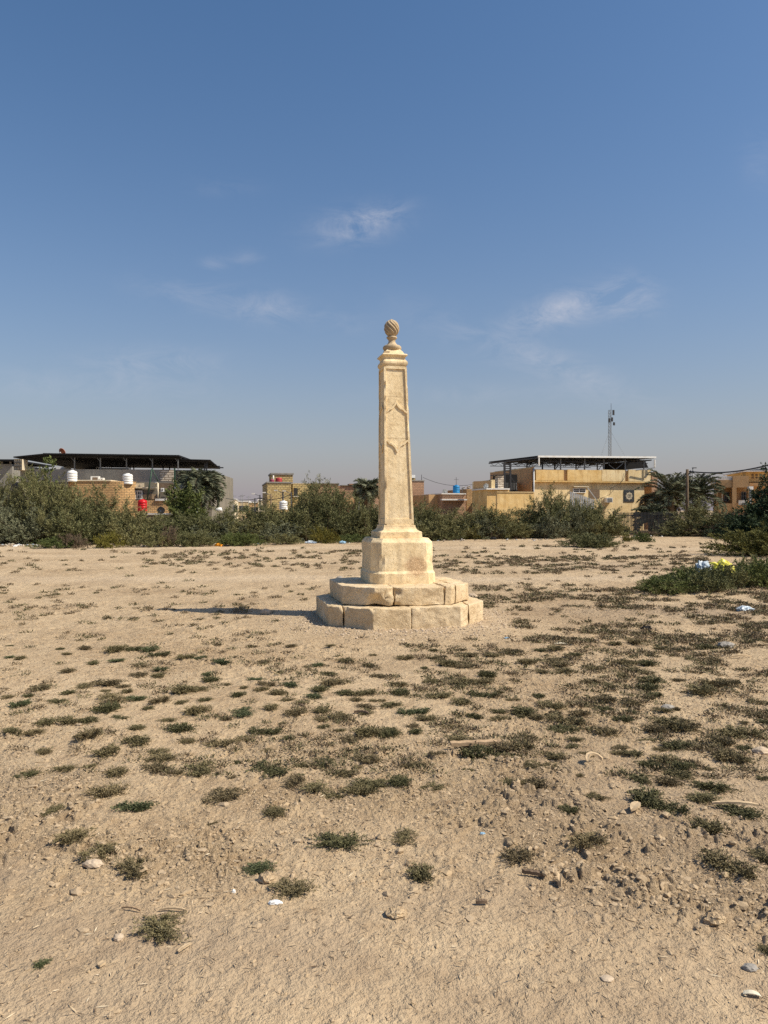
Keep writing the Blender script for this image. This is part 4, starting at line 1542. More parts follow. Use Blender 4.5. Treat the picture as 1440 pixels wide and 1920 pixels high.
# ------------------------------------------------------------------ buildings behind the scrub
class Fac:
    """a facade frame: local x along the front, local y into depth; maps photo pixels onto planes of the building"""
    def __init__(s, px, d_, yaw):
        s.O = ((px - CX) / F * d_, d_); s.yaw = R(yaw)
        s.c, s.s = math.cos(s.yaw), math.sin(s.yaw)

    def p(s, px, py, v=0.0):
        k = (px - CX) / F
        u_ = (k * (s.O[1] + v * s.c) - s.O[0] + v * s.s) / (s.c - k * s.s)
        dep = s.O[1] + u_ * s.s + v * s.c
        return u_, H - (py - YH) / F * dep

    def rect(s, x0, y0, x1, y1, v=0.0):
        u0, za = s.p(x0, y0, v); u1, zb = s.p(x1, y1, v)
        z1 = s.p((x0 + x1) / 2, y0, v)[1]; z0 = s.p((x0 + x1) / 2, y1, v)[1]
        return u0, u1, z0, z1

    def thing(s, name, label, cat, px=None, v=0.0, z=0.0, group=None):
        u_ = 0.0 if px is None else s.p(px, YH, v)[0]
        x = s.O[0] + u_ * s.c - v * s.s; y = s.O[1] + u_ * s.s + v * s.c
        return thing(name, label, cat, (x, y, z), s.yaw, group)

    def loc(s, u_, v, z):
        return (s.O[0] + u_ * s.c - v * s.s, s.O[1] + u_ * s.s + v * s.c, z)


def wbox(f, mb, x0, y0, x1, y1, v, t, zmin=None):
    u0, u1, z0, z1 = f.rect(x0, y0, x1, y1, v)
    if zmin is not None:
        z0 = zmin
    mb.box(u0, u1, v, v + t, z0, z1)
    return u0, u1, z0, z1


def window(f, parent, x0, y0, x1, y1, v, bars=3, mat=None, label=None):
    u0, u1, z0, z1 = f.rect(x0, y0, x1, y1, v)
    b = MB(); t = .05
    for (a_, b_, c_, d2) in ((u0, u1, z0, z0 + t), (u0, u1, z1 - t, z1), (u0, u0 + t, z0 + t, z1 - t), (u1 - t, u1, z0 + t, z1 - t)):
        b.box(a_, b_, v - .04, v + .03, c_, d2)
    for i in range(1, bars):
        x = u0 + (u1 - u0) * i / bars
        b.box(x - .018, x + .018, v - .03, v + .02, z0 + t, z1 - t)
    b.box(u0 + t, u1 - t, v - .025, v + .015, (z0 + z1) / 2 - .018, (z0 + z1) / 2 + .018)
    w_ = b.build('window', mat or m_white, parent)
    g = MB(); g.box(u0 + .01, u1 - .01, v + .031, v + .05, z0 + .01, z1 - .01)
    g.build('pane', m_glass, w_)
    if label:
        w_['label'] = label
    return w_


def water_tank(px, py_bot, wpx, hpx, d_, mat, label, lidmat=None, group=None, ribs=4):
    x = bx_at(px, d_); z = hz_at(py_bot, d_)
    r0 = wpx / F * d_ / 2; h0 = hpx / F * d_
    o = thing('water_tank', label, 'water tank', (x, d_, z), 0, group)
    b = MB(); prof = [(r0 * .97, 0)]
    for i in range(ribs):
        z0 = h0 * .86 * i / ribs; z1 = h0 * .86 * (i + 1) / ribs
        prof += [(r0, z0 + .02 * h0), (r0, z1 - .03 * h0), (r0 * .95, z1 - .015 * h0), (r0 * .95, z1)]
    prof += [(r0 * .8, h0 * .93), (r0 * .45, h0 * .97)]
    b.lathe(prof, 24); b.build('tank_body', mat, o)
    b = MB(); b.lathe([(r0 * .42, h0 * .965), (r0 * .42, h0 * 1.01), (r0 * .3, h0 * 1.03)], 16); b.build('lid', lidmat or mat, o)
    return o


def dish(px, py, rpx, d_, mat, label, az=0.0, tilt=35, pole=.8, group=None, rim=None):
    x = bx_at(px, d_); z = hz_at(py, d_)
    rr = rpx / F * d_
    o = thing('satellite_dish', label, 'satellite dish', (x, d_, z), az, group)
    b = MB(); n_ = 20; V = []; Fc = []
    for k in range(5):
        q = k / 4
        for j in range(n_):
            t = 2 * PI * j / n_
            V.append(Vector((rr * q * math.cos(t), .28 * rr * (q * q), rr * q * math.sin(t))))
    m_ = len(V)
    V += [p + Vector((0, .02, 0)) for p in V]
    for k in range(4):
        for j in range(n_):
            a_, b2, c2, d2 = k * n_ + j, k * n_ + (j + 1) % n_, (k + 1) * n_ + (j + 1) % n_, (k + 1) * n_ + j
            Fc.append((a_, b2, c2, d2)); Fc.append((d2 + m_, c2 + m_, b2 + m_, a_ + m_))
    for j in range(n_):
        Fc.append((4 * n_ + j, 4 * n_ + (j + 1) % n_, 4 * n_ + (j + 1) % n_ + m_, 4 * n_ + j + m_))
    M_ = Matrix.Rotation(R(tilt), 4, 'X') @ Matrix.Rotation(PI, 4, 'Z')
    b.add([M_ @ p for p in V], Fc, True)
    b.build('reflector', mat, o)
    b = MB()
    tip = M_ @ Vector((0, .28 * rr + rr * .75, 0))
    b.tube([M_ @ Vector((0, .0, -rr * .95)), tip], .02, 5); b.tube([M_ @ Vector((rr * .7, .14 * rr, rr * .6)), tip], .012, 4)
    b.lathe([(.05, tip.z - .05), (.05, tip.z + .05)], 8, (tip.x, tip.y))
    b.build('feed_arm', m_lmetal, o)
    b = MB(); b.tube([(0, .12, -.02), (0, .14, -rr * .6 - pole)], .035, 6); b.build('mount_pole', m_gmetal, o)
    return o


# ---- long cement house on the left
f = Fac(38, 50, 4)
ho = f.thing('cement_house', 'long grey cement house under a wide black metal canopy, left of the photo', 'house')
b = MB(); wbox(f, b, 38, 880, 326, 903, 0, .22); b.build('parapet', m_cement, ho)
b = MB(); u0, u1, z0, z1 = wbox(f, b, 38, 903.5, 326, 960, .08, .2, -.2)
b.box(u0, u0 + .2, .3, 14, -.2, f.p(180, 903, 0)[1]); b.box(u1 - .2, u1, .3, 14, -.2, f.p(300, 903, 0)[1])
b.box(u0 + .21, u1 - .21, 14, 14.2, -.2, f.p(180, 903)[1])
b.build('wall', m_cement_d, ho)
b = MB(); b.box(u0, u1, .285, 14.2, 2.9, 3.1); b.build('roof_slab', m_cement, ho)
b = MB(); wbox(f, b, 300, 881, 325.5, 902, -.03, .028); b.build('unplastered_patch', m_white_block, ho, label='patch of bare pale blocks showing through the cement')
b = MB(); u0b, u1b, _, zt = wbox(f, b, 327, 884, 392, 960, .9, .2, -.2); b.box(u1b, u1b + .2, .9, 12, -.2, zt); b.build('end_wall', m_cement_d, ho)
b = MB(); wbox(f, b, 327, 881.5, 392, 884, .86, .3); b.build('coping', m_dkmetal, ho)
b = MB(); wbox(f, b, 97, 875.5, 133, 880.5, 8.5, .1); b.build('pale_beam', m_white, ho)
b = MB(); u0, z_ = f.p(181, 877.5, 3.5); u1 = f.p(209, 877, 3.5)[0]
for i in range(9):
    x = u0 + (u1 - u0) * i / 8
    b.bar((x, 3.5, z_ - .25), (x, 3.5, z_ + .06), .03)
b.bar((u0, 3.5, z_ + .06), (u1, 3.5, z_ + .06), .04)
b.build('roof_railing', m_white, ho)
# canopy
cn = f.thing('metal_canopy', 'wide black sheet metal canopy raised on posts above the grey cement house', 'canopy')
V = []
uL, zL = f.p(25, 858, -.6); uM, zM = f.p(80, 852.5, -.6); uR, zR = f.p(336, 856, -.6)


def slab(mb, pts, t):
    k = len(pts)
    vs = [(p[0], p[1], p[2]) for p in pts] + [(p[0], p[1], p[2] + t) for p in pts]
    fs = [tuple(range(k))[::-1], tuple(range(k, 2 * k))] + [(i, (i + 1) % k, (i + 1) % k + k, i + k) for i in range(k)]
    mb.add(vs, fs)


b = MB(); DP = 12.5
slab(b, [(uL, -.6, zL), (uM, -.6, zM), (uM, DP, zM - .1), (uL, DP, zL - .1)], .07)
slab(b, [(uM, -.6, zM), (uR, -.6, zR), (uR, DP, zR - .1), (uM, DP, zM - .1)], .07)
nrib = 90
for i in range(nrib):
    x = uM + (uR - uM) * (i + .5) / nrib
    z = zM + (zR - zM) * (i + .5) / nrib
    b.box(x - .02, x + .02, -.61, DP, z + .07, z + .11)
b.build('roof_sheet', m_black, cn)
b = MB()
u2, z2 = f.p(335, 862.5, .5); u3, z3 = f.p(395, 864, .5)
slab(b, [(u2, .4, z2), (u3, .4, z3), (u3 - .6, 9, z3 - .1), (u2, 9, z2 - .1)], .07)
b.build('lower_roof_sheet', m_black, cn)
b = MB()
for i in range(9):
    y = .2 + i * 1.4
    b.bar((uM, y, zM - .06), (uR, y, zR - .06), .06, .1)
for i in range(5):
    y = .8 + i * 1.8
    b.bar((u2, y, z2 - .05), (u3 - .2, y, z3 - .05), .05, .09)
b.build('purlins', m_dkmetal, cn)
for px in (140, 188.5, 237.5, 286, 334):
    u_, zb = f.p(px, 880, .1)
    t = (u_ - uM) / (uR - uM)
    b = MB(); b.bar((u_, .1, zb - .02), (u_, .1, zM + (zR - zM) * t - .12), .07)
    b.bar((u_, .1, zM - .4), (u_ - .22, .1, zM - .15), .04)
    b.build('post', m_gmetal, cn)
for px in (384, 387.5):
    u_, zb = f.p(px, 884, .95)
    b = MB(); b.bar((u_, .95, zb), (u_, .95, z3 - .1), .08); b.build('post', m_dkmetal, cn)
for px in (244, 251, 306, 318):
    u_, zb = f.p(px, 880, 9); b = MB(); b.bar((u_, 9, zb - 1), (u_, 9, zM - .15), .08); b.build('post', m_dkmetal, cn)
# screen of dark sheets on the canopy's far side
b = MB(); b.box(uL + .4, uM + 2.2, DP - .3, DP - .25, 4.1, zM - .16); b.build('end_screen', m_black, cn)
# brick annexe with rounded end
an = f.thing('brick_annexe', 'tan brick annexe with rounded right end in front of the cement house', 'annexe')
u0, zt = f.p(128, 902, -2.4); u1, _ = f.p(247, 902, -2.4)
b = MB(); b.box(u0, u1 - 1.2, -2.4, -.1, -.2, zt)
n_ = 10; cx_ = u1 - 1.2
vs = []; fs = []
arc = [(cx_ + 1.2 * math.sin(t * PI / 2 / n_), -1.2 - 1.2 * math.cos(t * PI / 2 / n_)) for t in range(n_ + 1)] + [(u1, -.1), (cx_, -.1)]
k = len(arc)
vs = [(p[0], p[1], -.2) for p in arc] + [(p[0], p[1], zt) for p in arc]
fs = [tuple(range(k))[::-1], tuple(range(k, 2 * k))] + [(i, (i + 1) % k, (i + 1) % k + k, i + k) for i in range(k)]
b.add(vs, fs); b.build('wall', m_tan_brick, an)
b = MB(); b.box(u0, u1 - 1.3, -2.46, -.1, zt + .004, zt + .08); b.build('coping', m_cream, an)
# cluttered yard room between annexe and end wall
yd = f.thing('yard_room', 'patched brick and board yard room with a white barred window below the cement parapet', 'outbuilding')
V0 = -1.3
b = MB(); wbox(f, b, 250, 938, 328, 962, V0 - 1.0, .15); b.build('brick_wall', m_tan_brick, yd)
b = MB(); wbox(f, b, 266, 962.5, 341, 965, V0 - 1.5, 2.2); b.build('ledge', m_white, yd)
b = MB(); wbox(f, b, 268, 966, 328, 985, V0 - .9, .2, -.2); b.build('base_wall', m_cement, yd)
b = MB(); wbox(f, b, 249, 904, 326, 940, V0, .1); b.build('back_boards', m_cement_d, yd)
b = MB(); wbox(f, b, 250, 906, 270, 913, V0 - .05, .045); b.build('board', m_cream, yd)
b = MB(); wbox(f, b, 268, 927, 291, 936, V0 - .08, .07); b.build('board', m_wood, yd)
b = MB(); wbox(f, b, 298, 906, 325, 917, V0 - .05, .045); b.build('board', m_dwood, yd)
b = MB(); wbox(f, b, 254, 913, 292, 915.5, V0 - .25, .2); b.build('lintel', m_cream, yd)
window(f, yd, 254, 920, 267, 936, V0 - .07, 3, m_white)
b = MB()
uA, zA = f.p(296, 934, V0 - .3); uB, zB = f.p(296, 906, V0 - .3); uC, _ = f.p(289, 906, V0 - .3)
b.tube([(uA, V0 - .3, zA), (uB, V0 - .3, zB)], .06, 8); b.tube([(uB, V0 - .3, zB), (uC, V0 - .3, zB + .02)], .06, 8)
b.build('pipe', m_cream, yd)
b = MB(); wbox(f, b, 291, 935, 311, 939, V0 - 1.1, .3); b.build('cloth_sheet', m_white, yd)
for (x0, y0, x1, y1) in ((316, 912, 323, 918), (314, 920, 324, 925), (318, 926, 325, 931), (312, 930, 320, 937)):
    b = MB(); wbox(f, b, x0, y0, x1, y1, V0 - .5, .3); b.build('stacked_scrap', m_dwood, yd)
b = MB(); wbox(f, b, 301.5, 915, 307, 922, V0 - .25, .14); b.build('white_box', m_wplastic, yd)
b = MB(); uu, zz = f.p(304.3, 918.6, V0 - .26); b.tube([(uu, V0 - .27, zz), (uu, V0 - .24, zz)], .05, 10); b.build('black_dial', m_black, yd)
b = MB(); u_, z0 = f.p(327.5, 962, V0 - 1); b.bar((u_, V0 - 1, z0), (u_, V0 - 1, f.p(327.5, 878, V0 - 1)[1]), .09); b.build('corner_post', m_green, yd)
pr_ = f.thing('steel_prop', 'dark green leaning steel prop over the yard room', 'prop')
b = MB()
p0 = f.p(276, 936, -1.7); p1 = f.p(285, 879, -1.7); p2 = f.p(297, 903, -1.7)
b.tube([(p0[0], -1.7, p0[1]), (p1[0], -1.7, p1[1])], .05, 6); b.build('strut', m_green, pr_)
b = MB(); b.tube([(p1[0], -1.7, p1[1]), (p2[0], -1.7, p2[1])], .035, 6); b.build('brace', m_green, pr_)
# air conditioners
for (x0, x1, y0, lb) in ((170, 185, 893, 'larger boxy white air conditioner on the brick annexe roof'), (186.5, 193.5, 896, 'smaller air conditioner beside the larger one on the brick annexe')):
    o = f.thing('air_conditioner', lb, 'air conditioner')
    b = MB(); u0, u1, z0, z1 = wbox(f, b, x0, y0, x1, 902.5, -1.2, .35); b.build('casing', m_white, o)
    b = MB(); b.box(u0 + .12, u1 - .06, -1.215, -1.201, z0 + .07, z1 - .07); b.build('grille', m_dwood, o)
water_tank(135.5, 903, 18, 21, 47.8, m_wplastic, 'white plastic water tank at the left end of the brick annexe roof')
water_tank(239.5, 908, 18.5, 20, 48.6, m_wplastic, 'white plastic water tank at the rounded end of the brick annexe')
water_tank(267, 958.5, 17, 22, 47.0, m_red, 'bright red ribbed water tank on the ledge below the cement house')
o = thing('tank_stand', 'low dark steel stand under the bright red tank', 'stand', (bx_at(267, 47), 47, hz_at(963, 47)))
b = MB()
for sx in (-.2, .2):
    for sy in (-.2, .2):
        b.bar((sx, sy, 0), (sx, sy, .14), .04)
b.build('legs', m_dkmetal, o); b = MB(); b.box(-.27, .27, -.27, .27, .141, .15); b.build('deck', m_dkmetal, o)
dish(302, 956, 7.2, 46.6, m_gmetal, 'large grey satellite dish against the brick yard wall', .2, 20, .0)
dish(118.5, 846.5, 7.4, 53, m_rust, 'rusty orange satellite dish above the black canopy', -.4, 25, .3)
# stack of pale containers beside the canopy, far left
o = f.thing('water_cage', 'whitish caged plastic container at the left end of the canopy', 'container')
b = MB(); u0, u1, z0, z1 = wbox(f, b, 27, 861, 41, 881, -.8, 1.0); b.build('container_body', m_cream, o)
b = MB()
for i in range(5):
    x = u0 + (u1 - u0) * i / 4; b.bar((x, -.83, z0), (x, -.83, z1 + .02), .03)
for i in range(4):
    z = z0 + (z1 - z0) * i / 3; b.bar((u0, -.86, z), (u1, -.86, z), .03)
b.build('cage', m_dkmetal, o)
f2 = Fac(-60, 52, 4)
o = f2.thing('neighbour_house', 'pale grey house cut by the left edge of the photo', 'house')
b = MB(); wbox(f2, b, -60, 870, 23, 960, 0, 6, -.2); b.build('wall', m_cement, o)
b = MB(); wbox(f2, b, -60, 861, 25, 864.5, -.5, 7); b.build('roof', m_black, o)
for px in (-20, 4, 20):
    b = MB(); u_, z0 = f2.p(px, 870, .1); b.bar((u_, .1, z0), (u_, .1, f2.p(px, 864, .1)[1]), .12); b.build('pillar', m_cement, o)

# round pale tarpaulins on the wall behind the palm
for (px, py, wpx, hpx, lb) in ((337, 914, 20, 11, 'white crumpled sheet bundle on the wall left of the palm'), (411, 956, 14, 9, 'small white bundle poking above the scrub right of the palm')):
    V0_, F0_ = ico(3)
    d_ = 45.5
    sx, sz = wpx / F * d_ / 2, hpx / F * d_ / 2
    V = [(p[0] * sx * (1 + .25 * mn.noise(Vector(p) * 3)), p[1] * sx * .6, p[2] * sz * (1 + .3 * mn.noise(Vector(p) * 4 + Vector((3, 1, px))))) for p in V0_]
    me = bpy.data.meshes.new('sheet_bundle'); me.from_pydata(V, [], F0_.tolist()); me.materials.append(m_wplastic)
    tag(link('sheet_bundle', me, None, (bx_at(px, d_), d_, hz_at(py, d_))), lb, 'bundle')
dish(370, 957.5, 6.5, 44.2, m_gmetal, 'dull grey satellite dish half hidden under the palm', .1, 30, .3)

# ---- yellow brick house in the middle distance
f = Fac(498, 62, 12)
o = f.thing('yellow_brick_house', 'unplastered yellow brick house with a square stair tower, left of the obelisk', 'house')
b = MB(); u0, u1, _, zt = wbox(f, b, 501, 906, 546, 960, 0, 8, -.2); b.build('wall', m_yel_brick, o)
b = MB(); b.box(u0 - .05, u1 + .05, -.06, 8.05, zt + .003, zt + .12); b.build('coping', m_cement, o)
b = MB(); a0, a1, _, z2 = wbox(f, b, 509, 890, 549, 905.5, 1.5, 3.5, zt + .12); b.build('stair_tower', m_yel_brick, o)
b = MB(); b.box(a0 - .08, a1 + .08, 1.42, 5.08, z2 + .003, z2 + .14); b.build('tower_roof', m_cement, o)
b = MB(); c0, c1, _, z3 = wbox(f, b, 549, 906.5, 582, 960, 2.0, 6, -.2); b.box(u1, c0, 2.6, 8, -.2, z3); b.build('side_wing', m_yel_brick, o)
b = MB(); w0 = f.rect(551, 915, 558, 930, 2.0); b.box(w0[0], w0[1], 1.97, 1.995, w0[2], w0[3]); b.build('shutter', m_dkmetal, o)
b = MB(); w0 = f.rect(549, 930.5, 559, 932, 2.0); b.box(w0[0], w0[1], 1.6, 1.99, w0[2], w0[3]); b.build('window_hood', m_white, o)
b = MB(); pp = f.p(514.5, 890, -.1); b.tube([(pp[0], 1.3, zt + .12), (pp[0], 1.3, pp[1])], .06, 6); b.build('vent_pipe', m_white, o)
d2_ = f.O[1] + 1.0
water_tank(510, 905.6, 8.5, 7, d2_, m_mag, 'small maroon tank on the yellow brick roof, left one')
water_tank(522.7, 905.6, 12.5, 10, d2_ + .2, m_red2, 'faded red tank on the yellow brick roof, right of the pipe')
# ruined pinkish brick houses behind the tall bush
f = Fac(575, 68, 10)
o = f.thing('pink_brick_house', 'low rough pinkish brick house behind the scrub left of the obelisk', 'house')
b = MB(); wbox(f, b, 583, 908, 634, 960, 0, 7, -.2); wbox(f, b, 634.5, 911, 672, 960, .5, 7, -.2); b.build('wall', m_pink_brick, o)
b = MB(); wbox(f, b, 583, 906, 636, 908, -.1, 3); wbox(f, b, 640, 909.5, 672, 911, .4, 3); b.build('roof_edge', m_cement_d, o)
b = MB(); wbox(f, b, 655, 907, 676, 909, .3, 1.4); b.build('loose_bricks', m_pink_brick, o)
b = MB(); wbox(f, b, 645, 934, 673, 946, -1.5, .2); b.build('yard_wall', m_orange, o)
f = Fac(690, 66, 12)
o = f.thing('brick_tower_house', 'tall reddish brick wall of a house just right of the obelisk shaft', 'house')
b = MB(); u0, u1, _, zt = wbox(f, b, 700, 902, 795, 960, 0, 7, -.2); b.build('wall', m_pink_brick, o)
b = MB(); b.box(u0, u1 + .04, -.05, 7, zt + .003, zt + .1); b.build('coping', m_cement, o)
b = MB(); wbox(f, b, 766, 896.5, 779, 901.3, .8, 1.6); b.build('roof_hut', m_yel_brick, o)
b = MB(); wbox(f, b, 765, 890.5, 778.5, 896, .7, 1.7); b.build('white_cistern', m_wplastic, o)
b = MB(); pp = f.p(790.5, 901, .5); b.tube([(pp[0], .5, zt), (pp[0], .5, f.p(790.5, 890, .5)[1])], .025, 5); b.build('aerial', m_dkmetal, o)
b = MB(); uu, zz = f.p(796.5, 937, -.2); b.box(uu, uu + .8, .2, .6, -.2, f.p(799, 934, 0)[1]); b.build('grey_block', m_cement, o)

# ---- low houses between the obelisk and the beige house
f = Fac(803, 60, 14)
o = f.thing('low_white_house', 'low house with white roof edge and brown walls, under the blue tank', 'house')
b = MB(); wbox(f, b, 804, 927.5, 829, 960, 1.2, 5, -.2); b.build('side_wall', m_orange, o)
b = MB(); wbox(f, b, 829.5, 927, 873.5, 960, 0, 5, -.2); b.build('wall', m_pink_brick, o)
b = MB(); wbox(f, b, 828, 924.8, 874, 926.8, -.15, 5.5); wbox(f, b, 829, 935.5, 876, 938, -.5, .45); b.build('roof_edge', m_white, o)
b = MB(); wbox(f, b, 875, 917, 887, 960, 2.5, 5, -.2); b.build('rear_wall', m_tan_brick, o)
water_tank(855.5, 924.5, 13, 15, 62, m_blue, 'blue plastic water tank on the low white edged roof')
V0_, F0_ = ico(2)
me = bpy.data.meshes.new('sheet_bundle'); me.from_pydata([tuple(np.array(p) * (.1, .1, .12)) for p in V0_], [], F0_.tolist()); me.materials.append(m_wplastic)
dish(833.5, 921, 5, 61.5, m_lmetal, 'thin rimmed satellite dish at the left end of the low white roof', .3, 20, .3)
dish(868, 915, 3.6, 63, m_wplastic, 'small white satellite dish just right of the blue tank', .5, 30, .5)
dish(878, 913.5, 4, 64, m_wplastic, 'white satellite dish second to the right of the blue tank', .4, 30, .5)
o = thing('roof_aerial', 'thin aerial standing above the blue water tank', 'aerial', (bx_at(855.5, 62.6), 62.6, hz_at(924, 62.6)))
b = MB(); b.tube([(0, 0, 0), (0, 0, 1.3)], .02, 5); b.build('mast', m_dkmetal, o); b = MB(); b.bar((-.2, 0, 1.1), (.2, 0, 1.1), .02); b.build('crossbar', m_dkmetal, o)
f = Fac(887, 57, -35)
o = f.thing('brown_house', 'dark brown walled house with its shaded side showing, left of the beige house', 'house')
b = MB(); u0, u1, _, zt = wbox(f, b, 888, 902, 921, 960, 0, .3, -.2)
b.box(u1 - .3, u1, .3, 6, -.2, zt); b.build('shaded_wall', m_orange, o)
f = Fac(921, 56, 14)
b = MB(); wbox(f, b, 921.5, 899.5, 934, 960, 0, .3, -.2)
x_ = f.thing('sunlit_block', 'small sunlit beige block between the brown house and the brick pillar', 'building')
b.box(.02, .3, .3, 4, -.2, f.p(925, 900)[1]); b.build('wall', m_beige, x_)
dish(910.5, 911, 5.2, 54.5, m_lmetal, 'grey satellite dish in front of the brown shaded wall', .3, 20, .6)
f = Fac(912, 54, 14)
o = f.thing('roof_terrace', 'low roof with white edge and pale stacked block pillar before the beige house', 'building')
b = MB(); wbox(f, b, 912, 915.5, 956, 918, -.2, 3); b.build('white_edge', m_white, o)
b = MB(); wbox(f, b, 913, 918.2, 955, 960, 0, 3, -.2); b.build('wall', m_ochre, o)
b = MB(); u0, u1, z0, z1 = wbox(f, b, 934, 891.5, 944.5, 915.3, .5, .6); b.build('block_pillar', m_white_block, o)
b = MB(); wbox(f, b, 927, 890, 944, 891.3, .4, .8); b.build('pillar_cap', m_dkmetal, o)
f = Fac(886, 52, 14)
o = f.thing('garden_wall', 'low sunlit ochre wall behind the scrub left of the beige house', 'wall')
b = MB(); wbox(f, b, 932, 923.5, 1002, 960, 0, .25, -.2); b.build('wall_face', m_ochre, o)
b = MB(); wbox(f, b, 932, 922, 1002, 923.3, -.05, .35); b.build('coping', m_beige, o)

# ---- beige house with the big canopy
f = Fac(1001, 58, 15)
ho = f.thing('beige_house', 'beige plastered house with parapet terrace under a black canopy, right of the obelisk', 'house')
VW = .22
b = MB(); u0, u1, _, zt = wbox(f, b, 1001, 903, 1208, 960, VW, .25, -.2)
b.box(u0, u0 + .25, VW + .25, 8.5, -.2, zt); b.box(u1 - .25, u1, VW + .25, 8.5, -.2, zt); b.box(u0, u1, 8.5, 8.7, -.2, zt); b.build('wall', m_beige, ho)
b = MB(); s0, s1, z0, z1 = f.rect(1001, 902, 1221, 904.5, 0)
b.box(s0, s1, -.05, 8.6, z0, z1); b.build('floor_slab', m_ochre, ho)
ZP = f.p(1110, 881, 0)[1]
for (x0, x1) in ((1005, 1057), (1064, 1128), (1128.6, 1172), (1178.5, 1220)):
    b = MB(); a0, a1, _, _ = wbox(f, b, x0, 881, x1, 902, -.06, .14, z1 + .003)
    b.build('parapet_panel', m_ochre if x0 < 1100 else m_beige, ho)
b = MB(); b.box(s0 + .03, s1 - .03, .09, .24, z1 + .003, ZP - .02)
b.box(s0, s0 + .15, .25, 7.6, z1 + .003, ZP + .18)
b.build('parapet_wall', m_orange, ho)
# sloping left parapet is seen from its shaded side
w_ = window(f, ho, 1074, 916, 1098, 924, VW - .06, 2, m_white)
b = MB(); q = f.rect(1104, 918, 1124, 934, VW); b.box(q[0], q[1], VW - .03, VW - .004, q[2], q[3]); b.build('shutter', m_dwood, ho)
b = MB(); q = f.rect(1073, 912, 1101, 913.5, VW); b.box(q[0], q[1], VW - .25, VW - .004, q[2], q[3]); b.build('window_hood', m_cream, ho)
b = MB(); q = f.rect(1098, 912, 1100, 912.8, VW)
b.bar((f.p(1098, 915, VW)[0], VW - .3, f.p(1098, 915, VW)[1]), (f.p(1124, 950, VW)[0], VW - .3, f.p(1124, 950, VW)[1]), .06); b.build('stair_rail', m_lmetal, ho)
# tile panel with a pale eight-petalled rosette
b = MB(); q = f.rect(1169.5, 919, 1188.5, 941, VW); b.box(q[0], q[1], VW - .05, VW - .004, q[2], q[3])
tp = b.build('tile_panel', m_tile, ho, label='dark tile panel with a cream rosette')
b = MB(); cx_, cz_ = (q[0] + q[1]) / 2, (q[2] + q[3]) / 2; rr = (q[1] - q[0]) * .40
for i in range(16):
    a0 = 2 * PI * i / 16
    r1, r2 = rr * .62, rr * (1.0 if i % 2 == 0 else .84)
    w0 = .16
    pts = [(cx_ + r1 * math.cos(a0 - w0), cz_ + r1 * math.sin(a0 - w0)), (cx_ + r2 * math.cos(a0), cz_ + r2 * math.sin(a0)),
           (cx_ + r1 * math.cos(a0 + w0), cz_ + r1 * math.sin(a0 + w0))]
    b.prism(pts[::-1], VW - .062, VW - .0505)


def annulus(b, ri, ro, y0, y1, n=24):
    for i in range(n):
        a0, a1 = 2 * PI * i / n, 2 * PI * (i + 1) / n
        b.prism([(cx_ + ri * math.cos(a1), cz_ + ri * math.sin(a1)), (cx_ + ri * math.cos(a0), cz_ + ri * math.sin(a0)),
                 (cx_ + ro * math.cos(a0), cz_ + ro * math.sin(a0)), (cx_ + ro * math.cos(a1), cz_ + ro * math.sin(a1))], y0, y1)


annulus(b, rr * .50, rr * .62, VW - .060, VW - .0505)
annulus(b, rr * .20, rr * .28, VW - .060, VW - .0505)
for i in range(8):
    a0 = 2 * PI * i / 8
    b.prism([(cx_ + rr * .30 * math.cos(a0 - .2), cz_ + rr * .30 * math.sin(a0 - .2)), (cx_ + rr * .46 * math.cos(a0), cz_ + rr * .46 * math.sin(a0)),
             (cx_ + rr * .30 * math.cos(a0 + .2), cz_ + rr * .30 * math.sin(a0 + .2))][::-1], VW - .060, VW - .0505)
b.build('rosette', m_cream, tp)
b = MB(); pA = f.p(1000.5, 878, -.1); b.tube([(pA[0], -.12, pA[1]), (pA[0], -.12, 0)], .06, 8); b.build('drain_pipe', m_lmetal, ho)
o = f.thing('air_conditioner', 'white air conditioner on the wall of the beige house, left of the tile panel', 'air conditioner')
b = MB(); q = wbox(f, b, 1138, 933, 1149, 942, VW - .4, .38); b.build('casing', m_white, o)
b = MB(); b.box(q[0] + .06, q[1] - .06, VW - .42, VW - .401, q[2] + .05, q[3] - .05); b.build('grille', m_gmetal, o)
o = thing('white_panel', 'white corrugated panel leaning in the scrub before the beige house', 'panel', (bx_at(1092, 52), 52, 0), R(10))
b = MB()
for i in range(14):
    b.box(-.9 + i * .13, -.9 + i * .13 + .09, 0, .04 + .02 * (i % 2), .2, hz_at(922 + 1.1 * i, 52))
b.build('sheet', m_lmetal, o)
# sagging cable on the facade
o = f.thing('wall_cable', 'thin cable sagging across the right part of the beige facade', 'cable')
b = MB()
pts = [(1172, 884), (1168, 898), (1160, 908), (1150, 913), (1144, 915), (1143, 925)]
b.tube([(f.p(a_, b_, -.02)[0], -.14, f.p(a_, b_, -.02)[1]) for a_, b_ in pts], .018, 5); b.build('cable_run', m_dkmetal, o)

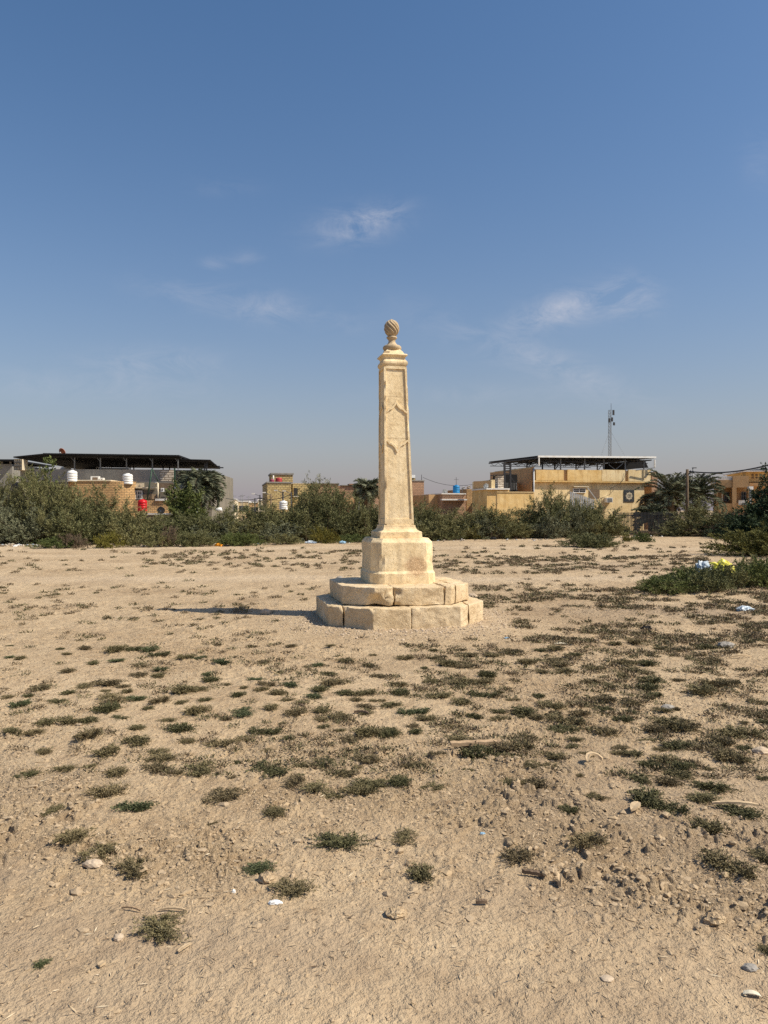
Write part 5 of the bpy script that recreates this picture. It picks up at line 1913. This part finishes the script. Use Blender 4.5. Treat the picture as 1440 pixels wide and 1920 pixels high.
cn = f.thing('terrace_canopy', 'black sheet canopy with white fascia on steel trusses above the beige house', 'canopy')
uA, zA = f.p(1009, 856.5, -.35); uB, zB = f.p(1228, 858, -.35)
DC = 9.3
zbk = zA + .15
b = MB(); slab(b, [(uA, -.35, zA), (uB, -.35, zB), (uB - .2, DC, zB + .15), (uA, DC, zbk)], .06)
for i in range(80):
    x = uA + (uB - uA) * (i + .5) / 80
    slab(b, [(x - .02, -.35, zA + .06), (x + .02, -.35, zA + .06), (x + .02, DC, zbk + .06), (x - .02, DC, zbk + .06)], .035)
b.build('roof_sheet', m_black, cn)
b = MB(); b.bar((uA - .05, -.41, zA + .02), (uB + .05, -.41, zB + .02), .08, .14); b.build('fascia', m_wplastic, cn)
b = MB()
for (px, yb) in ((1010, 873), (1227, 877)):
    u_ = f.p(px, 870, -.35)[0]
    b.bar((u_, -.39, zA - .05), (u_, -.39, f.p(px, yb, -.35)[1]), .09)
b.build('downpipe', m_white, cn)
b = MB()
for y in (0.2, 3.2, 6.2, 9.0):
    zt_ = zA + .15 * (y + .6) / (DC + .6) - .05
    zb_ = zt_ - .27
    b.bar((uA, y, zb_), (uB - .3, y, zb_), .05)
    nn_ = 26
    for i in range(nn_):
        xa = uA + (uB - .3 - uA) * i / nn_; xb = uA + (uB - .3 - uA) * (i + 1) / nn_
        b.bar((xa, y, zb_ if i % 2 else zt_), (xb, y, zt_ if i % 2 else zb_), .03)
for i in range(9):
    x = uA + (uB - uA - .3) * i / 8
    b.bar((x, -.3, zA - .08), (x, DC, zbk - .08), .06, .09)
b.build('trusses', m_dkmetal, cn)
for (px, v_) in ((1017, 1.0), (1051, .15), (1096, .15), (1132, .15), (1172, .15), (1207, .15), (988, 5.5), (1040, 6.5), (1080, 7.5), (1120, 8.0)):
    u_ = f.p(px, 870, v_)[0]
    zt_ = zA + .15 * (v_ + .6) / (DC + .6) - .05
    b = MB(); b.bar((u_, v_, z1 + .02), (u_, v_, zt_), .09)
    if v_ > 3:
        b.bar((u_, v_, zt_ - .7), (u_ + .45, v_, zt_ - .05), .05)
    b.build('post', m_gmetal if v_ < 1 else m_dkmetal, cn)
b = MB()
for (xa, ya, xb, yb) in ((1141, 871, 1155, 882), (1168, 869, 1152, 882)):
    p0 = f.p(xa, ya, .12); p1 = f.p(xb, yb, .12)
    b.bar((p0[0], .12, p0[1]), (p1[0], .12, p1[1]), .05)
p0 = f.p(1207, 896, -.1); p1 = f.p(1219, 884, -.1); b.bar((p0[0], -.12, p0[1]), (p1[0], -.12, p1[1]), .05)
b.bar((p0[0], -.12, p0[1]), (p0[0], -.12, f.p(1207, 878, -.1)[1]), .05)
b.bar((f.p(1192, 882, -.3)[0], -.3, f.p(1192, 882, -.3)[1]), (f.p(1228, 877, -.5)[0], -.5, f.p(1228, 877, -.5)[1]), .06)
b.build('braces', m_gmetal, cn)
b = MB()   # hanging dark tarpaulin at the right end
pts = [(1130, 871), (1170, 866), (1196, 862), (1209, 863), (1216, 877), (1190, 879), (1160, 882.5), (1131, 882.5)]
b.prism([f.p(a_, b_, 3.0) for a_, b_ in pts], 3.0, 3.03)
b.build('tarpaulin', m_black, cn)
# steel ladder frame at the left end and dark shed on the terrace
o = f.thing('steel_ladder_frame', 'tall dark steel ladder frame at the left end of the canopy', 'frame')
fl = Fac(945, 56, 15)
o.location = fl.loc(0, 0, 0)
b = MB(); q = fl.rect(946, 868, 957, 920, 0)
b.bar((q[0], 0, q[2]), (q[0], 0, q[3]), .13); b.bar((q[1], 0, q[2]), (q[1], 0, q[3]), .11); b.build('uprights', m_dkmetal, o)
b = MB()
for yy in (870, 874.5, 878.5, 883, 888):
    z = fl.p(951, yy)[1]; b.bar((q[0], 0, z), (q[1], 0, z), .07)
b.build('rungs', m_dkmetal, o)
b = MB(); p0 = fl.p(958, 895); p1 = fl.p(969, 910); b.bar((p0[0], 0, p0[1]), (p1[0], 0, p1[1]), .05); b.build('brace', m_dkmetal, o)
o = fl.thing('dark_shed', 'black sheet shed on the terrace behind the ladder frame', 'shed')
b = MB(); q = wbox(fl, b, 946, 889.5, 970, 921, .6, 2.2); b.build('shed_wall', m_black, o)
b = MB()
for i in range(7):
    x = q[0] + .1 + (q[1] - q[0] - .2) * i / 6
    b.bar((x, .55, q[2] + .1), (x, .55, (q[2] + q[3]) / 2), .04)
b.build('railings', m_gmetal, o)
dish(962, 885, 7.5, 62.0, m_lmetal, 'large translucent grey satellite dish behind the ladder frame', .9, 20, .6)
f3 = Fac(970, 57, 76)
# side wall of the terrace seen in shade
fB = Fac(1001, 58, 15)
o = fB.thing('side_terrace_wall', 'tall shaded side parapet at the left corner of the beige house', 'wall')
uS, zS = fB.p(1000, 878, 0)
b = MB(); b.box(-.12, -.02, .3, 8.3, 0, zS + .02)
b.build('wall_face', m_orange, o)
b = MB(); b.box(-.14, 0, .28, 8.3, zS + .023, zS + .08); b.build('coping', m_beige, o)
f = Fac(1220, 62, 15)
o = f.thing('stone_hut', 'small rough brown block hut at the right corner of the beige house', 'building')
b = MB(); wbox(f, b, 1222, 885, 1233, 960, 0, 3, -.2); b.build('wall', m_pink_brick, o)

# ---- radio mast
o = thing('radio_mast', 'tall thin lattice radio mast behind the beige house', 'mast', (bx_at(1143.5, 110), 110, 0), .35)
ht = hz_at(769, 110)
b = MB(); tri = [(.23 * math.cos(t), .23 * math.sin(t)) for t in (0, 2 * PI / 3, 4 * PI / 3)]
for (x, y) in tri:
    b.bar((x, y, 0), (x, y, ht), .045)
b.build('legs', m_gmetal, o)
b = MB(); nb = 34
for k in range(nb):
    z0, z1_ = ht * k / nb, ht * (k + 1) / nb
    for i in range(3):
        p, q2 = tri[i], tri[(i + 1) % 3]
        b.bar((*p, z0), (*q2, z1_), .02); b.bar((*p, z1_), (*q2, z1_), .02)
b.build('lattice', m_gmetal, o)
for (zz, xx_, hh) in ((hz_at(774, 110), .35, .75), (hz_at(795, 110), .45, .45), (hz_at(789, 110), -.35, .6), (hz_at(787, 110), .1, .6)):
    b = MB(); b.box(xx_ - .14, xx_ + .14, -.42, -.30, zz - hh / 2, zz + hh / 2); b.build('antenna', m_dkmetal, o)
b = MB(); b.tube([(.2, 0, ht), (.2, 0, ht + 1.0)], .03, 5); b.build('spike', m_dkmetal, o)
for i, (x, y) in enumerate(((-7, -3), (7, -3), (0, 8))):
    b = MB(); b.tube([(0, 0, ht * .82), (x, y, 0)], .012, 4); b.build('guy_wire', m_gmetal, o)

# ---- orange tan house on the right, its front turned from the sun
f = Fac(1335, 58, -12)
o = f.thing('orange_tan_house', 'two storey orange tan house with arcaded terrace at the right edge', 'house')
b = MB(); wbox(f, b, 1345, 913, 1450, 962, .9, .3, -.2); b.build('wall', m_orange, o)
b = MB(); wbox(f, b, 1343, 900, 1374, 914, 0, 2); b.build('left_parapet', m_orange, o)
b = MB(); wbox(f, b, 1374, 892.5, 1404, 914, -.1, 2); b.build('centre_parapet', m_orange, o)
b = MB(); wbox(f, b, 1343, 913, 1346.5, 962, 0, .8, -.2); wbox(f, b, 1373, 914, 1381, 962, -.1, .9, -.2); wbox(f, b, 1403, 905, 1407, 962, -.1, .5, -.2); b.build('pillars', m_orange, o)
b = MB(); wbox(f, b, 1346, 944, 1374, 962, -.05, .3, -.2); wbox(f, b, 1381, 944, 1404, 962, -.05, .3, -.2); b.build('balustrade', m_orange, o)
b = MB(); wbox(f, b, 1398, 884, 1470, 903, 1.2, 6); b.build('upper_storey', m_ochre, o)
b = MB(); wbox(f, b, 1394, 882, 1470, 884, .6, 6.8); b.build('upper_roof', m_white, o)
b = MB(); wbox(f, b, 1420, 878.5, 1470, 881.5, 1.5, 4); b.build('roof_sheet', m_gmetal, o)
b = MB(); wbox(f, b, 1404, 905, 1470, 911, .3, 4); b.build('balcony_slab', m_orange, o)
window(f, o, 1358, 923, 1373, 940, .86, 4, m_gmetal)
window(f, o, 1390, 922, 1402, 938, .86, 3, m_gmetal)
b = MB()
for i in range(8):
    for k in range(2):
        q = f.rect(1409 + i * 7.5, 889 + 5 * k, 1413 + i * 7.5, 892 + 5 * k, 1.2)
        b.box(q[0], q[1], 1.17, 1.196, q[2], q[3])
b.build('opening_shade_blocks', m_dwood, o)  # solid dark blocks, painted shade of the pierced openings
b = MB()
for (x0, x1, y0) in ((1329, 1342, 899), (1348, 1372, 894)):
    q = f.rect(x0, y0, x1, y0 + 7, .1)
    n_ = max(3, int((x1 - x0) / 3))
    for i in range(n_ + 1):
        x = q[0] + (q[1] - q[0]) * i / n_
        b.box(x - .03, x + .03, .1, .2, q[2], q[3])
    for k in range(4):
        z = q[2] + (q[3] - q[2]) * k / 3
        b.box(q[0], q[1], .09, .098, z - .03, z + .03)
b.build('white_lattice', m_white, o)
b = MB(); wbox(f, b, 1385, 938, 1401, 947, -.25, .15); b.build('white_barrier', m_white, o)
b = MB()
for i in range(5):
    q = f.rect(1387 + i * 2.8, 944, 1388.4 + i * 2.8, 946, -.27); b.box(q[0], q[1], -.27, -.252, q[2], q[3])
b.build('hole_shade_blocks', m_dwood, o)  # dark blocks on the barrier face stand for shade inside its holes
b = MB(); q = f.p(1354, 930, .4); b.bar((q[0], .4, 0), (q[0], .4, f.p(1354, 914, .4)[1]), .08); b.build('pipe', m_cream, o)
o = thing('grey_post', 'pale grey concrete post before the orange tan house', 'post', (bx_at(1407, 55), 55, 0))
b = MB(); b.bar((0, 0, 0), (0, 0, hz_at(912, 55)), .16); b.build('shaft', m_lmetal, o)
b = MB(); b.box(-.16, .16, -.12, .12, hz_at(918, 55), hz_at(912, 55)); b.build('white_box', m_white, o)

# ---- wooden pole and overhead cables on the right
o = thing('wooden_pole', 'brown wooden utility pole standing among the palms on the right', 'utility pole', (bx_at(1288, 52), 52, 0))
b = MB(); b.tube([(0, 0, 0), (.02, 0, hz_at(880, 52))], .13, 8, .10); b.build('shaft', m_trunk, o)
b = MB(); b.bar((0, 0, hz_at(884, 52)), (.42, 0, hz_at(884.5, 52)), .05); b.bar((0, 0, hz_at(889, 52)), (.3, 0, hz_at(889, 52)), .05)
for x in (.25, .42):
    b.lathe([(.03, hz_at(884, 52)), (.05, hz_at(883, 52)), (.03, hz_at(882, 52))], 8, (x, 0))
b.build('bracket', m_dkmetal, o)
o = thing('street_lamp', 'small dark street lamp arm right of the wooden pole top', 'street lamp', (bx_at(1299, 60), 60, 0))
b = MB(); b.tube([(0, 0, 0), (0, 0, hz_at(878, 60))], .04, 6); b.build('pole', m_gmetal, o)
b = MB(); b.box(-.05, .28, -.06, .06, hz_at(878, 60), hz_at(876.6, 60)); b.build('lamp_head', m_dkmetal, o)


def cable(name, label, A, B, sag, r=.018, n=18, grp=None):
    A, B = Vector(A), Vector(B)
    b = MB(); pts = []
    for i in range(n + 1):
        t = i / n
        p = A.lerp(B, t); p.z -= sag * 4 * t * (1 - t)
        pts.append(p)
    b.tube(pts, r, 5)
    return tag(b.build(name, m_dkmetal), label, 'cable', grp)


def W(px, py, d_):
    return (bx_at(px, d_), d_, hz_at(py, d_))


cable('overhead_cable', 'thick twisted overhead cable rising right from the wooden pole', W(1293, 884, 52), W(1475, 862, 44), .35, .045)
cable('overhead_cable', 'thin overhead cable running down right from the wooden pole to the orange tan house', W(1292, 885, 52), W(1342, 897, 58), .05)
cable('overhead_cable', 'faint cable left of the wooden pole going down into the palms', W(1288, 885, 52), W(1235, 915, 60), .1)
cable('overhead_cable', 'faint thin cable between the brick tower house and the dark shed', W(793, 895, 66), W(935, 893, 60), .75, .016)

# ---- distant street: poles, lamps, cables and pale houses between the palm and the yellow brick house
for (px, yt, d_, lb, arm) in ((451.5, 0, 0, '', 0), (478, 934, 62, 'short dark utility pole right of the palm, with cables', 0),
                              (487.5, 928, 60, 'dark utility pole carrying a white street lamp arm, right of the palm', -1),
                              (508, 926, 58, 'thin utility pole before the left corner of the yellow brick house', -1),
                              (530.5, 922, 57, 'utility pole before the yellow brick wall above the white tank', -1),
                              (546, 923, 57, 'dark utility pole at the shaded recess of the yellow brick house', -1)):
    if not d_:
        continue
    o = thing('utility_pole', lb, 'utility pole', (bx_at(px, d_), d_, 0))
    zt = hz_at(yt, d_)
    b = MB(); b.tube([(0, 0, 0), (0, 0, zt)], .07, 6, .05); b.build('shaft', m_dkmetal if px != 508 else m_dwood, o)
    b = MB(); b.bar((-.18, 0, zt - .25), (.18, 0, zt - .25), .05); b.bar((-.14, 0, zt - .45), (.14, 0, zt - .45), .05); b.build('crossarm', m_dkmetal, o)
    if arm:
        b = MB(); b.bar((0, 0, zt - .1), (-.45, 0, zt + .08), .04); b.build('lamp_arm', m_gmetal, o)
        b = MB(); b.box(-.66, -.42, -.07, .07, zt + .06, zt + .14); b.build('lamp_head', m_white, o)
cable('street_cable', 'dark cable from the palm to the pole with the street lamp', W(405, 929, 58), W(487, 934, 60), .25, .028)
cable('street_cable', 'dark cable from the lamp pole to the poles before the yellow brick house', W(487, 934, 60), W(546, 926, 57), .25, .028)
pale = [(424, 441, 938, 120, 'pale cream house far away right of the palm'), (443, 466, 941, 150, 'low far house hidden mostly by scrub right of the palm'),
        (467, 484, 943, 140, 'low pinkish far house between the street poles'), (484, 498, 939, 125, 'pale far house just left of the yellow brick house')]
for i, (x0, x1, yt, d_, lb) in enumerate(pale):
    f = Fac(x0, d_, 8)
    o = f.thing('distant_house', lb, 'house')
    b = MB(); q = wbox(f, b, x0, yt, x1, 956, 0, 9, -.2); b.build('wall', (m_cream, m_beige, m_orange, m_cream)[i], o)
    b = MB()
    for k in range(2):
        xx_ = q[0] + (q[1] - q[0]) * (.25 + .4 * k)
        b.box(xx_, xx_ + .9, -.05, -.004, q[3] - 1.9, q[3] - .8)
    b.build('window', m_glass, o)
    b = MB(); b.box(q[0] - .1, q[1] + .1, -.1, 9.1, q[3] + .003, q[3] + .25); b.build('roof_edge', m_white, o)
for px, yt in ((432, 925), (438, 928), (452, 929), (466, 930), (455, 927)):
    d_ = 118
    o = thing('tv_aerial', 'thin television aerial on the far roofs right of the palm', 'aerial', (bx_at(px, d_), d_, 0), 0, 'far aerials')
    b = MB(); b.tube([(0, 0, 0), (0, 0, hz_at(yt, d_))], .045, 5); b.build('mast', m_gmetal, o)
    b = MB(); b.bar((-.4, 0, hz_at(yt + 2, d_)), (.4, 0, hz_at(yt + 2, d_)), .05); b.build('crossbar', m_gmetal, o)
water_tank(531.5, 955.5, 16, 16.5, 47, m_wplastic, 'white water tank in front of the yellow brick wall, half sunk in the scrub')
f = Fac(484, 50, 6)
o = f.thing('low_shed', 'low dark roofed shed in the scrub left of the white tank', 'shed')
b = MB(); wbox(f, b, 485, 961, 498, 975, 0, 2, 0); b.build('wall', m_cement_d, o)
b = MB(); wbox(f, b, 481, 957, 500, 960.5, -.2, 2.6); b.build('roof', m_cream, o)

# ---- railing fence behind the scrub
def fence_bay(x0, y0, x1, y1, label, h=1.5, nb=22, white=False):
    A = Vector((x0, y0, 0)); B = Vector((x1, y1, 0))
    o = thing('railing_fence', label, 'fence', (x0, y0, 0), math.atan2(y1 - y0, x1 - x0))
    Lh = (B - A).length
    mt = m_lmetal if white else m_dkmetal
    b = MB()
    for i in range(1, nb):
        x = Lh * i / nb
        b.box(x - .022, x + .022, -.012, .012, .05, h)
        b.add([(x - .022, 0, h), (x + .022, 0, h), (x, 0, h + .07), (x, .012, h + .0)], [(0, 1, 2), (1, 3, 2), (3, 0, 2)])
    b.build('pickets', mt, o)
    b = MB(); b.box(0, Lh, .014, .05, h - .2, h - .15); b.box(0, Lh, .014, .05, .15, .20); b.build('rails', mt, o)
    b = MB(); b.box(-.035, .035, -.035, .035, 0, h + .08); b.build('post', m_dkmetal, o)


fx = []
pxs = [1150, 1192, 1234, 1276, 1318, 1360, 1402]
names = ['first railing bay at the right corner of the beige house', 'railing bay below the young palm', 'railing bay left of the tall olive bush',
         'railing bay half hidden behind the tall olive bush', 'railing bay behind the green olive bush', 'railing bay left of the dark tree']
for i in range(6):
    d0 = 47.2 + .25 * i; d1 = d0 + .25
    fence_bay(bx_at(pxs[i], d0), d0, bx_at(pxs[i + 1], d1), d1, names[i], 1.45, 16)
d0 = 42
fence_bay(bx_at(552, d0), d0, bx_at(592, d0 + .3), d0 + .3, 'short pale railing bay in the scrub right of the white tank', hz_at(970, d0), 14, True)


# ------------------------------------------------------------------ litter, stones, wood
def blob(name, label, cat, px, py, sx, sy, sz, mat, seed, amp=.35, freq=2.2, rz=0, sub=3, lift=.0, group=None, d_add=0, tilt_=(0, 0), cell=0):
    V0_, F0_ = ico(sub)
    V = []
    so = Vector((seed * 1.7, seed * 3.3, seed))
    for p in V0_:
        p = Vector(p)
        k = 1 + amp * mn.noise(p * freq + so) + amp * .5 * mn.noise(p * freq * 2.6 + so)
        if cell:
            k += cell * (mn.cell(p * 4 + so) - .5)
        q = p * k
        V.append((q.x * sx, q.y * sy, q.z * sz))
    me = bpy.data.meshes.new(name); me.from_pydata(V, [], F0_.tolist()); me.materials.append(mat)
    x, d_ = G(px, py)
    d_ += d_add
    x = bx_at(px, d_)
    o = link(name, me, None, (x, d_, ghs(x, d_) + sz * .45 + lift), rz)
    o.rotation_euler = (tilt_[0], tilt_[1], rz)
    return tag(o, label, cat, group)


blob('plastic_bag', 'white crumpled plastic bag caught in the green weeds', 'plastic bag', 1319, 1100, .17, .13, .20, m_bagw, 1, .4, 2.2, .3, 4, .20, d_add=.2, tilt_=(0, -.5))
blob('plastic_bag', 'yellow inflated plastic bag caught in the green weeds', 'plastic bag', 1358, 1100, .21, .16, .20, m_bagy, 4, .35, 1.9, .1, 4, .22, d_add=.2, tilt_=(0, .4))
yb = [o for o in C.objects if o.get('label', '').startswith('yellow inflated')][0]
b = MB(); b.tube([(-.16, 0, .02), (-.26, 0, .05), (-.34, .01, .02)], .05, 7, .02); b.build('bag_handle', m_bagy, yb)
blob('clear_bag', 'pale bluish plastic bag lying flat on brown soil near the right edge', 'plastic bag', 1398, 1144, .13, .09, .05, m_bagw, 6, .5, 2.5, .2, 4, .01)
blob('rock', 'grey white rounded stone beside the right corner of the steps', 'stone', 886, 1122, .085, .07, .06, m_pstone, 8, .25)
blob('rock', 'grey stone lying in the shadow of the obelisk', 'stone', 498, 1152, .085, .06, .055, m_pstone, 9, .25)
blob('rock', 'dark round stone out on the lot, left of the pedestal', 'stone', 637, 1088, .09, .08, .07, m_gstone, 10, .2)
blob('rock', 'grey blocky lump of concrete among weeds, right edge', 'stone', 1361, 1214, .11, .07, .05, m_gstone, 11, .15, cell=.15)
blob('rock', 'flat grey stone between weed tufts right of centre', 'stone', 1252, 1335, .055, .035, .022, m_gstone, 12, .2)
blob('rock', 'pale stone at the right edge above the weed pair', 'stone', 1427, 1418, .055, .04, .03, m_pstone, 13, .2)
blob('rock', 'pale flat stone against the large weed mat, left foreground', 'stone', 174, 1642, .042, .026, .018, m_pstone, 14, .25)
blob('rock', 'broad pale hump of hardened soil in the lower centre', 'stone', 742, 1735, .040, .036, .018, m_soil, 15, .3)
blob('rock', 'round pale clod beside the green weed, left of centre', 'stone', 500, 1668, .034, .03, .022, m_soil, 16, .3)
blob('rock', 'flat grey pebble by itself near the lower right', 'stone', 1139, 1860, .022, .018, .006, m_pstone, 17, .15)
blob('rock', 'flat grey stone near the right edge low down', 'stone', 1408, 1836, .026, .018, .012, m_gstone, 18, .2)
blob('rock', 'dark lump of earth leaning over a hole near the lower right', 'stone', 1342, 1748, .042, .026, .022, m_soil, 19, .4)
blob('rock', 'brown stone beside pale stone in the heap above the dry tuft', 'stone', 222, 1775, .018, .016, .014, m_pstone, 20, .2)
blob('black_bag', 'black lump of rubbish at the scrub edge below the dead bush', 'rubbish', 925, 1012, .17, .12, .10, m_black, 21, .4)
blob('litter', 'orange scrap of litter at the foot of the scrub left of the obelisk', 'litter', 410, 1024, .16, .1, .10, m_bago, 22, .4)
blob('litter', 'pale blue film of litter at the scrub edge left of the yellow green shrub', 'litter', 583, 1020, .26, .1, .08, m_bagw, 23, .5)
blob('litter', 'pale blue litter at the scrub edge right of the yellow green shrub', 'litter', 642, 1019, .16, .1, .09, m_bagb, 24, .5)
blob('litter', 'black plastic scrap on bare soil right of the monument', 'litter', 1212, 1181, .07, .04, .03, m_black, 25, .4)
blob('litter', 'tiny blue scrap on the soil right of the steps', 'litter', 950, 1196, .035, .02, .015, m_bagb, 26, .4)
blob('litter', 'bluish scrap of plastic in the right foreground', 'litter', 905, 1580, .013, .009, .005, m_bagb, 27, .3)
blob('litter', 'white shard beside the dry brown tuft, left of centre', 'litter', 516, 1712, .028, .014, .010, m_wplastic, 28, .3)
blob('litter', 'thin pale sheet flat on the soil right of the steps', 'litter', 1060, 1208, .13, .05, .010, m_paper, 29, .4)
blob('litter', 'tiny white scrap in the left part of the soil heap', 'litter', 438, 1690, .008, .006, .010, m_wplastic, 30, .3)


def strip(name, label, cat, px, py, ln, wd, th, mat, rz, curl=0.0, arch=.0, taper=.6, lift=.006, ncurve=12, d_add=0):
    """a bent strip of bark, wood or paper lying on the ground"""
    V, Fc = [], []
    for i in range(ncurve + 1):
        t = i / ncurve
        a_ = (t - .5) * curl
        if abs(curl) > .01:
            rad = ln / curl
            x = rad * math.sin(a_); y = rad * (1 - math.cos(a_))
        else:
            x = (t - .5) * ln; y = 0
        w_ = wd * (1 - taper * abs(2 * t - 1) ** 2.2) / 2
        nx, ny = -math.sin(a_), math.cos(a_)
        z = arch * (1 - (2 * t - 1) ** 2) + .1 * th * math.sin(i * 2.1)
        for (s_, zz) in ((-1, 0), (1, .25 * th), (1, 1.1 * th), (0, th * .8), (-1, th)):
            V.append((x + nx * w_ * s_, y + ny * w_ * s_, z + zz))
    for i in range(ncurve):
        for j in range(5):
            Fc.append((i * 5 + j, i * 5 + (j + 1) % 5, (i + 1) * 5 + (j + 1) % 5, (i + 1) * 5 + j))
    Fc.append((4, 3, 2, 1, 0)); e = ncurve * 5; Fc.append((e, e + 1, e + 2, e + 3, e + 4))
    me = bpy.data.meshes.new(name); me.from_pydata(V, [], Fc); me.materials.append(mat)
    x, d_ = G(px, py)
    d_ += d_add
    o = link(name, me, None, (bx_at(px, d_), d_, ghs(x, d_) + lift), rz)
    return tag(o, label, cat)


strip('wood_plank', 'weathered pale wooden plank lying behind a dark weed tuft', 'plank', 893, 1411, .345, .045, .022, m_wood, .14, 0, 0, .0, .008)
strip('palm_bark', 'pale leaf shaped piece of bark between dark weed tufts', 'bark', 1192, 1535, .125, .045, .012, m_bark, .95, .25, .008, .9)
strip('palm_bark', 'long pale strip of bark across a weed tuft near the right edge', 'bark', 1380, 1529, .235, .022, .010, m_bark, -.12, .1, .012, .6, .03)
strip('palm_bark', 'curved rib of dry bark arching on the soil, right of the plank', 'bark', 1108, 1440, .15, .026, .016, m_bark, .5, -2.2, .03, .4)
strip('palm_bark', 'small upright curl of bark below the curved rib', 'bark', 1125, 1472, .07, .012, .008, m_bark, 1.0, 1.6, .015, .4)
strip('palm_bark', 'short pale chip of bark lying left of the dark weed, right side', 'bark', 1186, 1497, .08, .015, .006, m_bark, .4, .4, .01, .7)
strip('palm_bark', 'little bone like chip in the lower left soil', 'bark', 346, 1797, .06, .012, .006, m_bark, 1.0, .2, .004, .4)
strip('palm_bark', 'small yellowish chip near the lower left corner', 'bark', 190, 1826, .026, .018, .008, m_bark, 1.1, .1, .002, .3)
strip('paper_scrap', 'cream folded scrap of paper in the lower right corner', 'paper', 1411, 1889, .052, .020, .002, m_paper, -.25, .5, .008, .1)
strip('dead_root', 'dark half buried root left of its pale stub, right foreground', 'root', 1003, 1663, .11, .018, .014, m_dwood, -.35, .3, .004, .5)
strip('root_stub', 'pale broken stub standing beside the dark root', 'root', 1050, 1676, .05, .02, .03, m_bark, 1.3, .1, .012, .3)
strip('dead_root', 'short dark stick on the soil in the lower centre', 'stick', 903, 1719, .045, .014, .012, m_dwood, .05, .1, .003, .3)
strip('stick', 'thin brown stick left of the dry tuft nearest the camera', 'stick', 246, 1724, .085, .007, .006, m_wood, -.25, -.3, .006, .6)
strip('stick', 'thin pale curved stick behind the dry tuft nearest the camera', 'stick', 325, 1726, .11, .008, .006, m_bark, -.05, -.4, .006, .6)
strip('stick', 'dark stick between tufts left of the wide dark mat', 'stick', 566, 1335, .10, .018, .014, m_dwood, -.9, .2, .01, .4)
strip('stick', 'brown curved stick just left of the wide dark mat', 'stick', 678, 1345, .12, .018, .014, m_dwood, -.2, -.6, .01, .4)
strip('stick', 'pale stick lying at the far right above the weed belt', 'stick', 1130, 1204, .20, .03, .016, m_bark, .1, .1, .01, .4)
strip('stick', 'thin pale crooked stick near the right edge above the belt', 'stick', 1390, 1236, .26, .016, .014, m_bark, .2, .5, .02, .4)
strip('stick', 'pale straw like stick in the soil before the steps', 'stick', 990, 1258, .16, .02, .012, m_bark, -.5, .2, .01, .5)

# rubbish and rubble spread along the foot of the scrub
rng = np.random.default_rng(70)
n = 420
px_ = np.concatenate([rng.uniform(0, 75, 90), rng.uniform(180, 330, 50), rng.uniform(400, 700, 70), rng.uniform(820, 1030, 60), rng.uniform(1150, 1320, 150)])
dd = np.array([base_d(p) for p in px_]) + rng.normal(-.2, .6, len(px_))
xx = (px_ - CX) / F * dd
S = .02 + .07 * rng.random(len(px_)) ** 2
s = M('mixed_rubbish')
mt = s.done(s.ramp(s.attr('v'), [(0, (.30, .25, .19)), (.45, (.5, .42, .32)), (.7, (.68, .68, .66)), (.85, (.30, .38, .46)), (1, (.06, .06, .06))], 'CONSTANT'), .6)
scatter_rocks('litter_scatter', np.stack([xx, dd, gh(xx, dd) + S * .4], -1), S, 71, mt, 'mixed small rubbish and rubble along the foot of the scrub')
